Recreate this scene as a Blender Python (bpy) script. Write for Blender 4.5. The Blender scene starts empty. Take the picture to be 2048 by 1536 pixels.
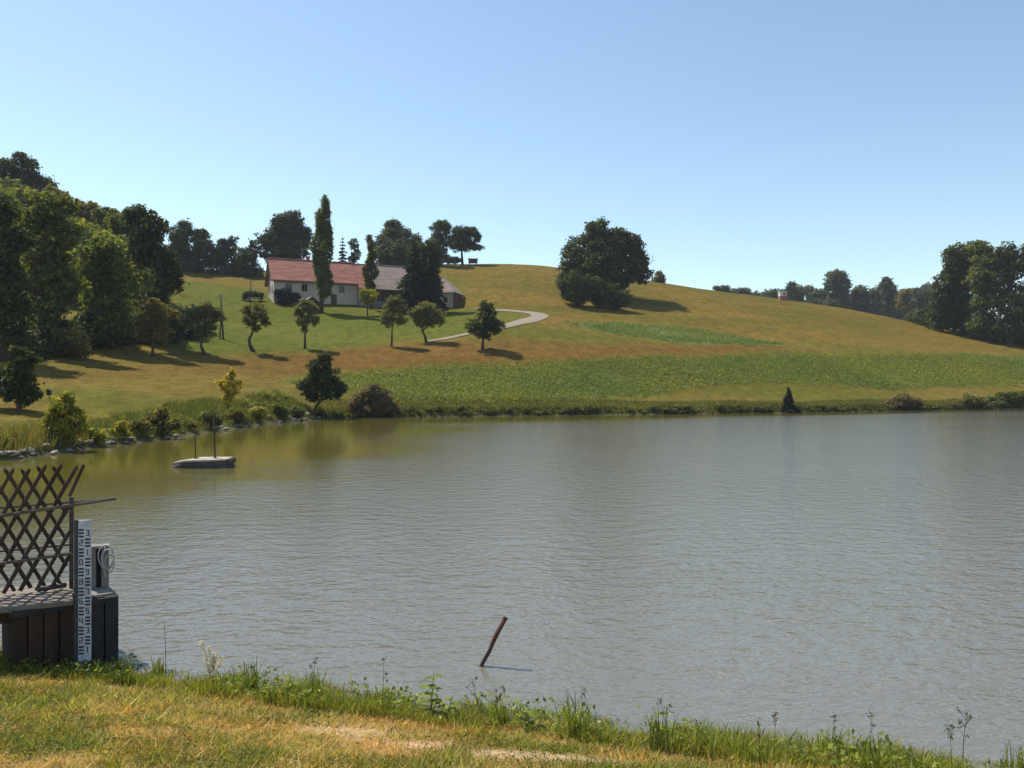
import bpy, math, random
import numpy as np
from mathutils import Vector, Matrix

# ------------------------------------------------------------------ camera, sky, sun, exposure
SC = bpy.context.scene
COL = SC.collection
F = 1600.0                                   # focal length in photo pixels (2048 wide)
EYE = 3.0                                    # eye height above the pond
cam_d = bpy.data.cameras.new('camera')
cam_d.sensor_width = 36.0
cam_d.lens = 36.0 * F / 2048.0
cam_d.clip_start = 0.05
cam_d.clip_end = 4000.0
cam = bpy.data.objects.new('camera', cam_d)
COL.objects.link(cam)
cam.location = (0, 0, EYE)
cam.rotation_euler = (math.radians(90.07), 0, 0)
SC.camera = cam

SUN_EL, SUN_AZ = 56.0, -54.0                 # azimuth from +Y, negative = to the left
w = bpy.data.worlds.new('World'); SC.world = w; w.use_nodes = True
nt = w.node_tree
sky = nt.nodes.new('ShaderNodeTexSky'); sky.sky_type = 'NISHITA'; sky.sun_disc = False
sky.sun_elevation = math.radians(SUN_EL); sky.sun_rotation = math.radians(SUN_AZ)
sky.altitude = 250.0; sky.air_density = 1.0; sky.dust_density = 0.3; sky.ozone_density = 1.0
bg = nt.nodes['Background']; bg.inputs['Strength'].default_value = 0.14
wb = nt.nodes.new('ShaderNodeMixRGB'); wb.blend_type = 'MULTIPLY'; wb.inputs[0].default_value = 1.0; wb.inputs[2].default_value = (1.035, 1.045, 0.97, 1)
nt.links.new(sky.outputs[0], wb.inputs[1]); nt.links.new(wb.outputs[0], bg.inputs['Color'])

sd = bpy.data.lights.new('sun', 'SUN'); sd.energy = 4.8; sd.angle = math.radians(0.53); sd.color = (1.0, 0.94, 0.83)
sun = bpy.data.objects.new('sun', sd); COL.objects.link(sun)
a, e = math.radians(SUN_AZ), math.radians(SUN_EL)
to_sun = Vector((math.sin(a) * math.cos(e), math.cos(a) * math.cos(e), math.sin(e)))
sun.rotation_euler = to_sun.to_track_quat('Z', 'Y').to_euler()
sun.location = (-40, 60, 90)

vs = SC.view_settings
vs.view_transform = 'Standard'; vs.look = 'None'; vs.exposure = 0.4; vs.gamma = 1.0; vs.use_curve_mapping = False
SC.render.engine = 'CYCLES'
SC.cycles.use_denoising = True
SC.cycles.max_bounces = 6; SC.cycles.diffuse_bounces = 3; SC.cycles.glossy_bounces = 3
SC.cycles.transmission_bounces = 3; SC.cycles.transparent_max_bounces = 8
SC.cycles.sample_clamp_indirect = 6.0

rng = np.random.default_rng(7)
random.seed(7)

# ------------------------------------------------------------------ small helpers
def smooth(t): t = np.clip(t, 0, 1); return t * t * (3 - 2 * t)
def mix(a_, b_, t): return a_ + (b_ - a_) * t

_tab = np.random.default_rng(3).random((257, 257))
def vnoise(x, y):
    x = np.asarray(x, float); y = np.asarray(y, float)
    xi = np.floor(x).astype(int); yi = np.floor(y).astype(int)
    fx = smooth(x - xi); fy = smooth(y - yi)
    g = lambda i, j: _tab[i % 256, j % 256]
    return mix(mix(g(xi, yi), g(xi + 1, yi), fx), mix(g(xi, yi + 1), g(xi + 1, yi + 1), fx), fy)
def fbm(x, y, o=4):
    s = 0; amp = 0.5
    for k in range(o):
        s = s + amp * vnoise(x * 2 ** k + 17.3 * k, y * 2 ** k + 9.1 * k); amp *= 0.5
    return s / (1 - 0.5 ** o)

def np_mesh(name, V, faces, colors=None, smooth_shade=False):
    """faces: one (n,k) array or a list of such arrays"""
    V = np.asarray(V, np.float32)
    if not isinstance(faces, (list, tuple)): faces = [faces]
    faces = [np.asarray(f, np.int32) for f in faces if len(f)]
    me = bpy.data.meshes.new(name)
    me.vertices.add(len(V)); me.vertices.foreach_set('co', V.ravel())
    nl = sum(f.size for f in faces); nf = sum(len(f) for f in faces)
    me.loops.add(nl); me.polygons.add(nf)
    me.loops.foreach_set('vertex_index', np.concatenate([f.ravel() for f in faces]))
    tot = np.concatenate([np.full(len(f), f.shape[1], np.int32) for f in faces])
    st = np.concatenate([[0], np.cumsum(tot)[:-1]]).astype(np.int32)
    me.polygons.foreach_set('loop_start', st); me.polygons.foreach_set('loop_total', tot)
    if smooth_shade: me.polygons.foreach_set('use_smooth', np.ones(nf, bool))
    me.update(calc_edges=True)
    if colors is not None:
        at = me.color_attributes.new('tint', 'FLOAT_COLOR', 'POINT')
        c = np.ones((len(V), 4), np.float32); c[:, :3] = colors
        at.data.foreach_set('color', c.ravel())
    return me

def link(name, me, mat=None, parent=None, loc=None):
    o = bpy.data.objects.new(name, me)
    COL.objects.link(o)
    if mat is not None and not me.materials: me.materials.append(mat)
    if parent is not None: o.parent = parent
    if loc is not None: o.location = loc
    return o
def empty(name, loc=(0, 0, 0), rz=0.0):
    o = bpy.data.objects.new(name, None); COL.objects.link(o)
    o.location = loc; o.rotation_euler = (0, 0, rz); o.empty_display_size = 0.2
    return o
def tag(o, label=None, cat=None, group=None, kind=None):
    if label: o['label'] = label
    if cat: o['category'] = cat
    if group: o['group'] = group
    if kind: o['kind'] = kind
    return o

class MB:
    """collects boxes, tubes and polygons into one mesh"""
    def __init__(s): s.v = []; s.f = []
    def add(s, vs_, fs_):
        n = len(s.v); s.v += [tuple(p) for p in vs_]; s.f += [tuple(i + n for i in f) for f in fs_]
    def box(s, x0, x1, y0, y1, z0, z1):
        s.add([(x0, y0, z0), (x1, y0, z0), (x1, y1, z0), (x0, y1, z0), (x0, y0, z1), (x1, y0, z1), (x1, y1, z1), (x0, y1, z1)],
              [(0, 3, 2, 1), (4, 5, 6, 7), (0, 1, 5, 4), (1, 2, 6, 5), (2, 3, 7, 6), (3, 0, 4, 7)])
    def bar(s, p, q, wd, th, up=(0, 0, 1)):
        p = Vector(p); q = Vector(q); d = (q - p).normalized(); sx = d.cross(Vector(up))
        if sx.length < 1e-4: sx = d.cross(Vector((1, 0, 0)))
        sx.normalize(); uy = sx.cross(d)
        c = []
        for b in (p, q):
            for i, j in ((-1, -1), (1, -1), (1, 1), (-1, 1)): c.append(b + sx * (i * wd / 2) + uy * (j * th / 2))
        s.add(c, [(0, 1, 2, 3), (7, 6, 5, 4), (0, 4, 5, 1), (1, 5, 6, 2), (2, 6, 7, 3), (3, 7, 4, 0)])
    def tube(s, pts, rad, n=7, cap=True):
        pts = [Vector(p) for p in pts]
        if not hasattr(rad, '__len__'): rad = [rad] * len(pts)
        d0 = (pts[1] - pts[0]).normalized()
        ref = Vector((0, 1, 0)) if abs(d0.y) < .9 else Vector((1, 0, 0))
        vs_ = []; fs_ = []
        for i, p in enumerate(pts):
            d = (pts[min(i + 1, len(pts) - 1)] - pts[max(i - 1, 0)]).normalized()
            x = d.cross(ref).normalized(); y = d.cross(x)
            for k in range(n):
                t = 2 * math.pi * k / n
                vs_.append(p + (x * math.cos(t) + y * math.sin(t)) * rad[i])
        for i in range(len(pts) - 1):
            for k in range(n):
                fs_.append((i * n + k, i * n + (k + 1) % n, (i + 1) * n + (k + 1) % n, (i + 1) * n + k))
        if cap:
            fs_.append(tuple(range(n - 1, -1, -1))); fs_.append(tuple(range((len(pts) - 1) * n, len(pts) * n)))
        s.add(vs_, fs_)
    def poly(s, vs_, fs_): s.add(vs_, fs_)
    def mesh(s, name):
        me = bpy.data.meshes.new(name); me.from_pydata(s.v, [], s.f); me.update(); return me
    def build(s, name, mat, parent=None, sm=False, bevel=0.0):
        me = s.mesh(name)
        if sm:
            for p in me.polygons: p.use_smooth = True
        o = link(name, me, mat, parent)
        if bevel:
            b = o.modifiers.new('bevel', 'BEVEL'); b.width = bevel; b.segments = 2
        return o

# ------------------------------------------------------------------ materials
def mat(name):
    m = bpy.data.materials.new(name); m.use_nodes = True
    return m, m.node_tree, m.node_tree.nodes['Principled BSDF']
def simple(name, c, rough=0.8, var=0.25, scale=3.0, bump=0.0, stretch=(1, 1, 1), metal=0.0, detail=4):
    m, t, b = mat(name)
    co = t.nodes.new('ShaderNodeTexCoord'); mp = t.nodes.new('ShaderNodeMapping')
    mp.inputs['Scale'].default_value = stretch
    t.links.new(co.outputs['Object'], mp.inputs['Vector'])
    n = t.nodes.new('ShaderNodeTexNoise'); n.inputs['Scale'].default_value = scale; n.inputs['Detail'].default_value = detail
    n.inputs['Roughness'].default_value = 0.65
    t.links.new(mp.outputs[0], n.inputs['Vector'])
    r = t.nodes.new('ShaderNodeValToRGB')
    r.color_ramp.elements[0].position = 0.28; r.color_ramp.elements[1].position = 0.72
    r.color_ramp.elements[0].color = (*[x * (1 - var) for x in c], 1)
    r.color_ramp.elements[1].color = (*[min(1, x * (1 + var)) for x in c], 1)
    t.links.new(n.outputs['Fac'], r.inputs[0]); t.links.new(r.outputs[0], b.inputs['Base Color'])
    b.inputs['Roughness'].default_value = rough; b.inputs['Metallic'].default_value = metal
    b.inputs['Specular IOR Level'].default_value = 0.3
    if bump:
        bp = t.nodes.new('ShaderNodeBump'); bp.inputs['Strength'].default_value = bump; bp.inputs['Distance'].default_value = 0.02
        t.links.new(n.outputs['Fac'], bp.inputs['Height']); t.links.new(bp.outputs[0], b.inputs['Normal'])
    return m
def leafmat(name, trans=0.48, gloss=0.012):
    m = bpy.data.materials.new(name); m.use_nodes = True; t = m.node_tree
    t.nodes.remove(t.nodes['Principled BSDF']); out = t.nodes['Material Output']
    at = t.nodes.new('ShaderNodeAttribute'); at.attribute_name = 'tint'
    d = t.nodes.new('ShaderNodeBsdfDiffuse'); tr = t.nodes.new('ShaderNodeBsdfTranslucent'); gl = t.nodes.new('ShaderNodeBsdfGlossy')
    gl.inputs['Roughness'].default_value = 0.5; gl.inputs['Color'].default_value = (0.9, 0.95, 1, 1)
    warm = t.nodes.new('ShaderNodeMixRGB'); warm.blend_type = 'MULTIPLY'; warm.inputs[0].default_value = 1
    warm.inputs[2].default_value = (1.35, 1.25, 0.6, 1)
    t.links.new(at.outputs['Color'], d.inputs['Color']); t.links.new(at.outputs['Color'], warm.inputs[1])
    t.links.new(warm.outputs[0], tr.inputs['Color'])
    m1 = t.nodes.new('ShaderNodeMixShader'); m1.inputs[0].default_value = trans
    m2 = t.nodes.new('ShaderNodeMixShader'); m2.inputs[0].default_value = gloss
    t.links.new(d.outputs[0], m1.inputs[1]); t.links.new(tr.outputs[0], m1.inputs[2])
    t.links.new(m1.outputs[0], m2.inputs[1]); t.links.new(gl.outputs[0], m2.inputs[2])
    t.links.new(m2.outputs[0], out.inputs['Surface'])
    return m
M = {}
M['leaf'] = leafmat('leaf')
M['grass'] = leafmat('grass_blade', 0.4, 0.01)
M['bark'] = simple('bark', (0.07, 0.055, 0.042), 0.95, 0.4, 6, 0.6, (1, 1, 0.3))
M['pale_bark'] = simple('pale_bark', (0.14, 0.12, 0.10), 0.95, 0.35, 6, 0.6, (1, 1, 0.3))
M['plaster'] = simple('plaster', (0.46, 0.41, 0.35), 0.9, 0.18, 0.9, 0.1)
M['plinth'] = simple('plinth', (0.20, 0.20, 0.22), 0.9, 0.3, 1.2, 0.1)
M['tile_red'] = simple('tile_red', (0.285, 0.112, 0.082), 0.9, 0.42, 0.9, 0.3, (0.5, 1, 2.2))
M['tile_grey'] = simple('tile_grey', (0.25, 0.195, 0.165), 0.9, 0.32, 0.8, 0.2, (0.6, 1, 3))
M['wood_dark'] = simple('wood_dark', (0.075, 0.05, 0.036), 0.85, 0.45, 5, 0.5, (1, 1, 0.15))
M['wood_red'] = simple('wood_red', (0.12, 0.05, 0.04), 0.85, 0.4, 2, 0.3, (1, 1, 0.2))
M['wood_grey'] = simple('wood_grey', (0.21, 0.17, 0.135), 0.9, 0.35, 6, 0.5, (0.2, 1, 1))
M['slat'] = simple('slat', (0.06, 0.038, 0.028), 0.9, 0.45, 9, 0.5, (1, 1, 0.25))
M['rail'] = simple('rail', (0.14, 0.105, 0.08), 0.9, 0.35, 8, 0.4, (0.2, 0.2, 1))
M['steel'] = simple('steel_rust', (0.06, 0.05, 0.045), 0.7, 0.5, 8, 0.3)
M['board_dark'] = simple('board_dark', (0.055, 0.032, 0.022), 0.9, 0.5, 4, 0.5, (1, 1, 0.12))
M['board_black'] = simple('board_black', (0.035, 0.034, 0.034), 0.8, 0.5, 3, 0.4, (1, 1, 0.3))
M['concrete'] = simple('concrete', (0.22, 0.20, 0.175), 0.95, 0.25, 5, 0.4)
M['galv'] = simple('galvanised', (0.20, 0.19, 0.18), 0.5, 0.25, 10, 0.1, (1, 1, .3), 0.35)
M['cable'] = simple('cable_white', (0.42, 0.41, 0.38), 0.5, 0.15, 20)
M['gauge_white'] = simple('gauge_white', (0.50, 0.52, 0.56), 0.6, 0.30, 9)
M['gauge_ink'] = simple('gauge_ink', (0.025, 0.03, 0.06), 0.6, 0.4, 30)
M['gauge_post'] = simple('gauge_post', (0.06, 0.065, 0.07), 0.7, 0.3, 8)
M['glass'] = simple('window_glass', (0.02, 0.022, 0.026), 0.08, 0.2, 2)
M['frame'] = simple('window_frame', (0.42, 0.40, 0.37), 0.7, 0.1, 4)
M['stone'] = simple('stone', (0.30, 0.25, 0.205), 0.95, 0.35, 2.2, 0.7)
M['soil'] = simple('soil', (0.06, 0.045, 0.035), 1.0, 0.4, 9, 0.5)
M['gravel'] = simple('track_gravel', (0.24, 0.195, 0.145), 0.95, 0.25, 2.5, 0.4)
M['white'] = simple('white_paint', (0.60, 0.58, 0.55), 0.6, 0.06, 4)
M['redpaint'] = simple('red_paint', (0.30, 0.12, 0.09), 0.7, 0.15, 4)
M['blue_tarp'] = simple('blue_tarp', (0.045, 0.06, 0.085), 0.6, 0.3, 1.5, 0.3)
M['float_top'] = simple('float_top', (0.36, 0.31, 0.255), 0.9, 0.3, 3.5, 0.4)
M['float_side'] = simple('float_side', (0.075, 0.062, 0.05), 0.9, 0.45, 3, 0.4)

# ------------------------------------------------------------------ terrain
def px(x, y, Y): return ((x - 1024) / F * Y, Y, EYE - (y - 770) / F * Y)
def w0(x, y):   # pixel -> point on the water plane
    Y = EYE * F / (y - 770); return ((x - 1024) / F * Y, Y)

SHORE_PX = [(2048, 818), (1800, 822), (1577, 826), (1300, 829), (1000, 832), (800, 835), (640, 838), (540, 848), (440, 862),
            (330, 880), (200, 895), (130, 906), (50, 917), (0, 922)]
SHORE = [w0(*p) for p in SHORE_PX]
DAM = lambda X: 7.15 - 0.277 * X
POND = np.array(SHORE + [(-22.5, 28), (-25, 22), (-26, DAM(-26)), (-15, DAM(-15)), (0, DAM(0)), (30, DAM(30)), (90, DAM(90)),
                         (112, 20), (108, 70), (92, 98)])
def seg_dist(P, poly, closed=True):
    n = len(poly); best = np.full(len(P), 1e9)
    for i in range(n if closed else n - 1):
        a_ = poly[i]; b_ = poly[(i + 1) % n]; ab = b_ - a_
        t = np.clip(((P - a_) @ ab) / max(ab @ ab, 1e-9), 0, 1)
        best = np.minimum(best, np.hypot(*(P - a_ - t[:, None] * ab).T))
    return best
def inside(P, poly):
    n = len(poly); r = np.zeros(len(P), bool)
    for i in range(n):
        x0, y0 = poly[i]; x1, y1 = poly[(i + 1) % n]
        if y0 == y1: continue
        c = ((y0 > P[:, 1]) != (y1 > P[:, 1])) & (P[:, 0] < (x1 - x0) * (P[:, 1] - y0) / (y1 - y0) + x0)
        r ^= c
    return r
def sdist(P, poly):   # positive outside
    d = seg_dist(P, poly); return np.where(inside(P, poly), -d, d)

CP = [(X, Y, 0.55) for X, Y in SHORE]
CP += [px(*p) for p in [
    (0, 830, 45), (80, 750, 62), (200, 765, 62), (330, 790, 58), (450, 790, 66), (560, 792, 70),
    (200, 717, 80), (320, 713, 84), (410, 711, 88), (510, 705, 94), (610, 698, 100), (780, 692, 104), (853, 685, 108), (965, 699, 104),
    (640, 762, 84), (560, 748, 84), (800, 790, 80), (1000, 800, 82), (1300, 800, 88), (1577, 800, 94), (1800, 795, 102), (2048, 785, 112),
    (700, 742, 90), (1000, 727, 98), (1300, 712, 108), (1600, 705, 118), (1850, 706, 128), (2048, 712, 135),
    (1130, 650, 125), (1080, 632, 132), (1020, 645, 122), (1400, 665, 132), (1560, 690, 128), (1560, 640, 152), (1800, 672, 150), (2000, 702, 146),
    (1200, 620, 150), (1100, 580, 168), (1000, 570, 168), (950, 600, 154), (900, 560, 178),
    (900, 528, 200), (1000, 529, 202), (1060, 532, 200), (1110, 538, 197), (1220, 552, 194), (1330, 569, 191), (1500, 593, 188),
    (1600, 606, 184), (1700, 622, 178), (1820, 652, 168), (1900, 669, 160), (2048, 697, 152), (2200, 715, 150),
    (545, 606, 140), (720, 609, 147), (910, 616, 151), (640, 640, 128), (450, 640, 124), (430, 602, 140), (380, 560, 166), (520, 572, 164),
    (750, 640, 127), (880, 650, 123), (640, 562, 172), (760, 552, 180), (820, 540, 190),
    (0, 700, 76), (100, 640, 96), (0, 600, 110), (200, 610, 115), (0, 500, 150), (150, 520, 160), (300, 600, 135)]]
CP += [(-45, 300, 27), (-20, 300, 29), (10, 290, 28), (45, 290, 26), (80, 290, 24), (130, 280, 17), (-60, 420, 30), (60, 420, 31), (170, 400, 30),
       (-150, 190, 38), (-150, 100, 24), (-95, 60, 8), (-60, 30, 3.5), (-60, 0, 3), (-110, 0, 4), (-100, 420, 33), (-300, 420, 40), (300, 420, 30),
       (300, 200, 14), (200, 120, 7), (150, 60, 2.5), (160, 0, 2), (-300, 150, 35), (-300, 0, 12), (300, 0, 3), (0, 700, 30), (-400, 700, 40),
       (500, 700, 32), (600, 200, 20), (-600, 200, 40), (-600, 900, 40), (600, 900, 35), (0, 1000, 30), (-600, -60, 15), (600, -60, 6)]
CP = np.array(CP)
SCL = 100.0
def tps_fit(C, lam=2e-4):
    P = C[:, :2] / SCL; n = len(P)
    r2 = ((P[:, None] - P[None]) ** 2).sum(-1); K = 0.5 * r2 * np.log(r2 + 1e-12) + lam * np.eye(n)
    Q = np.hstack([np.ones((n, 1)), P])
    A = np.block([[K, Q], [Q.T, np.zeros((3, 3))]])
    return P, np.linalg.solve(A, np.concatenate([C[:, 2], np.zeros(3)]))
_P, _W = tps_fit(CP)
def tps(X, Y):
    q = np.stack([X.ravel(), Y.ravel()], 1) / SCL; out = np.empty(len(q))
    for i in range(0, len(q), 20000):
        s = q[i:i + 20000]; r2 = ((s[:, None] - _P[None]) ** 2).sum(-1)
        out[i:i + 20000] = (0.5 * r2 * np.log(r2 + 1e-12)) @ _W[:-3] + _W[-3] + s @ _W[-2:]
    return out.reshape(X.shape)

def axis(segs):
    out = []
    for a_, b_, st in segs: out += list(np.arange(a_, b_, st))
    return np.array(out + [segs[-1][1]])
GX = axis([(-600, -160, 22), (-160, -60, 2.0), (-60, -24, 0.8), (-24, -7, 0.5), (-7, 7, 0.2), (7, 120, 1.15), (120, 180, 3), (180, 600, 20)])
GY = axis([(-60, -6, 3), (-6, 12, 0.2), (12, 26, 0.6), (26, 110, 0.65), (110, 215, 1.1), (215, 460, 5), (460, 1000, 40)])
XX, YY = np.meshgrid(GX, GY)
hh = tps(XX, YY)
PP = np.stack([XX.ravel(), YY.ravel()], 1)
dd = sdist(PP, POND).reshape(XX.shape)
hh = np.maximum(hh, 0.45)
hh += (fbm(XX / 14, YY / 14, 3) - .5) * 0.7 * smooth((dd - 4) / 20)
ds = (DAM(XX) - YY) * 0.963
dam_h = 0.2 * ds - 0.012 * np.maximum(ds - 6, 0) ** 1.5
dam_h = np.clip(dam_h, 0, 1.55) + (fbm(XX * 1.3, YY * 1.3, 3) - .5) * 0.10 * smooth(ds / 1.0)
wdam = smooth((XX + 40) / 12) * (ds > 0) * smooth((130 - XX) / 30)
bank = hh * smooth((dd + 0.1) / 1.3)
land = mix(bank, dam_h, wdam)
land = np.where((ds > 0) & (wdam > .5), np.maximum(dam_h, 0.0), land)
ZZ = np.where(dd > 0, land, -np.minimum(1.5, -dd * 0.4) - 0.02)

def height(x, y):
    x = np.atleast_1d(np.asarray(x, float)); y = np.atleast_1d(np.asarray(y, float))
    i = np.clip(np.searchsorted(GX, x) - 1, 0, len(GX) - 2); j = np.clip(np.searchsorted(GY, y) - 1, 0, len(GY) - 2)
    u = np.clip((x - GX[i]) / (GX[i + 1] - GX[i]), 0, 1); v = np.clip((y - GY[j]) / (GY[j + 1] - GY[j]), 0, 1)
    return mix(mix(ZZ[j, i], ZZ[j, i + 1], u), mix(ZZ[j + 1, i], ZZ[j + 1, i + 1], u), v)
def hgt(x, y): return float(height(x, y)[0])
def at(x, y, y0=25.0, y1=400.0):
    """first ground point met by the sight line through photo pixel x, y"""
    Ys = np.arange(y0, y1, 0.25); Xs = (x - 1024) / F * Ys; Zs = EYE - (y - 770) / F * Ys
    below = np.nonzero(height(Xs, Ys) >= Zs)[0]
    k = below[0] if len(below) else len(Ys) - 1
    return Xs[k], Ys[k]
def region(pts): return np.array([at(*p) for p in pts])

# ground colours: what grows where (real ground cover, in ground coordinates)
LAWN = region([(340, 563), (380, 560), (450, 570), (520, 580), (560, 612), (720, 614), (900, 622), (1000, 624), (1060, 634), (1010, 650),
               (930, 668), (850, 682), (700, 692), (520, 700), (420, 706), (340, 711)])
BROWN = region([(60, 742), (300, 728), (420, 716), (520, 709), (700, 697), (850, 688), (1000, 676), (1150, 688), (1560, 692), (1640, 702),
                (1300, 713), (1000, 728), (700, 744), (560, 752), (400, 748), (250, 758), (60, 764)])
CROP = np.vstack([region([(555, 762), (640, 749), (1000, 729), (1300, 714), (1600, 707), (2030, 713)]), [(118, 146), (118, 122)],
                  region([(2030, 768), (1800, 778), (1650, 772), (1500, 764), (1400, 770), (1300, 795), (900, 810), (760, 808), (690, 785)])])
STRIP = region([(1130, 648), (1250, 646), (1400, 661), (1570, 689), (1500, 691), (1350, 686), (1200, 664)])
HILL = np.vstack([region([(930, 600), (960, 615), (1085, 626), (1100, 645), (1250, 640), (1400, 655), (1600, 690), (2030, 706)]),
                  [(120, 140), (120, 260), (-40, 260), (-14, 205)]])
FARSIDE = region([(0, 860), (200, 835), (450, 820), (620, 805), (700, 800), (560, 770), (300, 800), (60, 815)])

wob = np.stack([fbm(PP[:, 0] / 5, PP[:, 1] / 5, 3) - .5, fbm(PP[:, 0] / 5 + 40, PP[:, 1] / 5 + 11, 3) - .5], 1)
Pw = PP + wob * 3.0
def mask(poly, soft): return smooth(0.5 - sdist(Pw, poly) / soft)
def C3(*c): return np.array(c)
n1 = fbm(PP[:, 0] / 16, PP[:, 1] / 16, 4)[:, None]; n2 = fbm(PP[:, 0] / 3.5 + 5, PP[:, 1] / 2.0 + 5, 3)[:, None]
n3 = fbm(PP[:, 0] / 30 + 70, PP[:, 1] / 9 + 20, 4)[:, None]
col = mix(C3(.120, .118, .024), C3(.180, .132, .038), smooth((.5 * n1 + .5 * n3 - .33) * 4))
gold = mix(C3(.145, .114, .026), C3(.195, .132, .036), smooth((n3 - .3) * 2.5)); gold = mix(gold, C3(.100, .105, .022), smooth((n2 - .48) * 4) * .6)
col = col * C3(.78, .75, .5); gold = gold * C3(.80, .76, .5)
col = mix(col, gold, mask(HILL, 6)[:, None])
lawn = C3(.70, .68, .5) * mix(C3(.115, .135, .022), C3(.150, .150, .028), smooth((n1 - .35) * 3))
col = mix(col, lawn, mask(LAWN, 3)[:, None])
brown = mix(C3(.175, .098, .032), C3(.205, .122, .045), smooth((n2 - .35) * 3)); brown = mix(brown, C3(.14, .112, .03), smooth((n3 - .5) * 5) * .6)
brown = brown * C3(.69, .64, .42)
col = mix(col, brown, mask(BROWN, 5)[:, None] * .9 * (.35 + .65 * smooth((PP[:, :1] + 42) / 18)))
cropg = mix(C3(.085, .105, .028), C3(.125, .14, .034), smooth((n1 - .35) * 3))
col = mix(col, cropg * C3(.8, .75, .5), mask(CROP, 2.5)[:, None])
col = mix(col, C3(.10, .125, .03), mask(STRIP, 2)[:, None])
nearw = smooth((9 - dd.ravel()) / 8)[:, None] * (YY.ravel() > 30)[:, None]
col = mix(col, C3(.8, .75, .55) * mix(C3(.115, .125, .026), C3(.17, .15, .05), smooth((n2 - .35) * 3)), nearw * .8)
# dry mown dam crest in the foreground
damw = (wdam.ravel() > .3)[:, None] * 1.0
k1 = fbm(PP[:, 0] * .9, PP[:, 1] * 1.3, 4)[:, None]
dry = mix(C3(.27, .17, .065), C3(.13, .115, .025), smooth((k1 - .40) * 5))
SOIL = [(px_, py_) for px_, py_ in [(275, 1378), (330, 1380), (640, 1475), (700, 1478), (760, 1480), (840, 1490), (1010, 1522), (1090, 1530), (1180, 1534)]]
def dam_at(x, y): return at(x, y, 3.0, 12.0)
soil = np.zeros(len(PP))
for p in SOIL:
    X_, Y_ = dam_at(*p)
    soil = np.maximum(soil, np.exp(-(((PP[:, 0] - X_) / .32) ** 2 + ((PP[:, 1] - Y_) / .10) ** 2)))
soil = np.clip(soil * 1.2 * (.6 + .8 * fbm(PP[:, 0] * 4, PP[:, 1] * 6, 2)), 0, 1)
dry = mix(dry, C3(.47, .32, .20), smooth(soil)[:, None] * .85)
col = mix(col, dry, damw)
col = np.where((dd.ravel() < 0.35)[:, None], C3(.10, .085, .05) * (1 - damw) + damw * mix(col, C3(.12, .10, .045), .6), col)

nx, ny = len(GX), len(GY)
idx = np.arange(nx * ny).reshape(ny, nx)
quads = np.stack([idx[:-1, :-1], idx[:-1, 1:], idx[1:, 1:], idx[1:, :-1]], -1).reshape(-1, 4)
g_me = np_mesh('ground', np.stack([XX, YY, ZZ], -1).reshape(-1, 3), quads, col, True)
m, t, b = mat('ground')
at_n = t.nodes.new('ShaderNodeAttribute'); at_n.attribute_name = 'tint'
tc = t.nodes.new('ShaderNodeTexCoord')
def noise(scale, det, stretch=None):
    n = t.nodes.new('ShaderNodeTexNoise'); n.inputs['Scale'].default_value = scale; n.inputs['Detail'].default_value = det
    n.inputs['Roughness'].default_value = 0.7
    if stretch:
        mp = t.nodes.new('ShaderNodeMapping'); mp.inputs['Scale'].default_value = stretch
        t.links.new(tc.outputs['Object'], mp.inputs[0]); t.links.new(mp.outputs[0], n.inputs['Vector'])
    else: t.links.new(tc.outputs['Object'], n.inputs['Vector'])
    return n
nA = noise(0.9, 8, (1, .5, 1)); nB = noise(28, 5)
def ramp(src, a_, b_, lo, hi):
    mr = t.nodes.new('ShaderNodeMapRange'); mr.inputs[1].default_value = a_; mr.inputs[2].default_value = b_
    mr.inputs[3].default_value = lo; mr.inputs[4].default_value = hi; t.links.new(src, mr.inputs[0]); return mr.outputs[0]
mul = t.nodes.new('ShaderNodeMath'); mul.operation = 'MULTIPLY'
t.links.new(ramp(nA.outputs['Fac'], .3, .7, .64, 1.38), mul.inputs[0]); t.links.new(ramp(nB.outputs['Fac'], .3, .7, .7, 1.3), mul.inputs[1])
vm = t.nodes.new('ShaderNodeVectorMath'); vm.operation = 'SCALE'
t.links.new(at_n.outputs['Color'], vm.inputs[0]); t.links.new(mul.outputs[0], vm.inputs['Scale'])
t.links.new(vm.outputs[0], b.inputs['Base Color']); b.inputs['Roughness'].default_value = 1.0; b.inputs['Specular IOR Level'].default_value = 0.05
bp = t.nodes.new('ShaderNodeBump'); bp.inputs['Strength'].default_value = 0.7; bp.inputs['Distance'].default_value = 0.12
t.links.new(nA.outputs['Fac'], bp.inputs['Height'])
bp2 = t.nodes.new('ShaderNodeBump'); bp2.inputs['Strength'].default_value = 0.6; bp2.inputs['Distance'].default_value = 0.02
t.links.new(nB.outputs['Fac'], bp2.inputs['Height']); t.links.new(bp.outputs[0], bp2.inputs['Normal']); t.links.new(bp2.outputs[0], b.inputs['Normal'])
ground = tag(link('ground', g_me, m), kind='structure')

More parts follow.
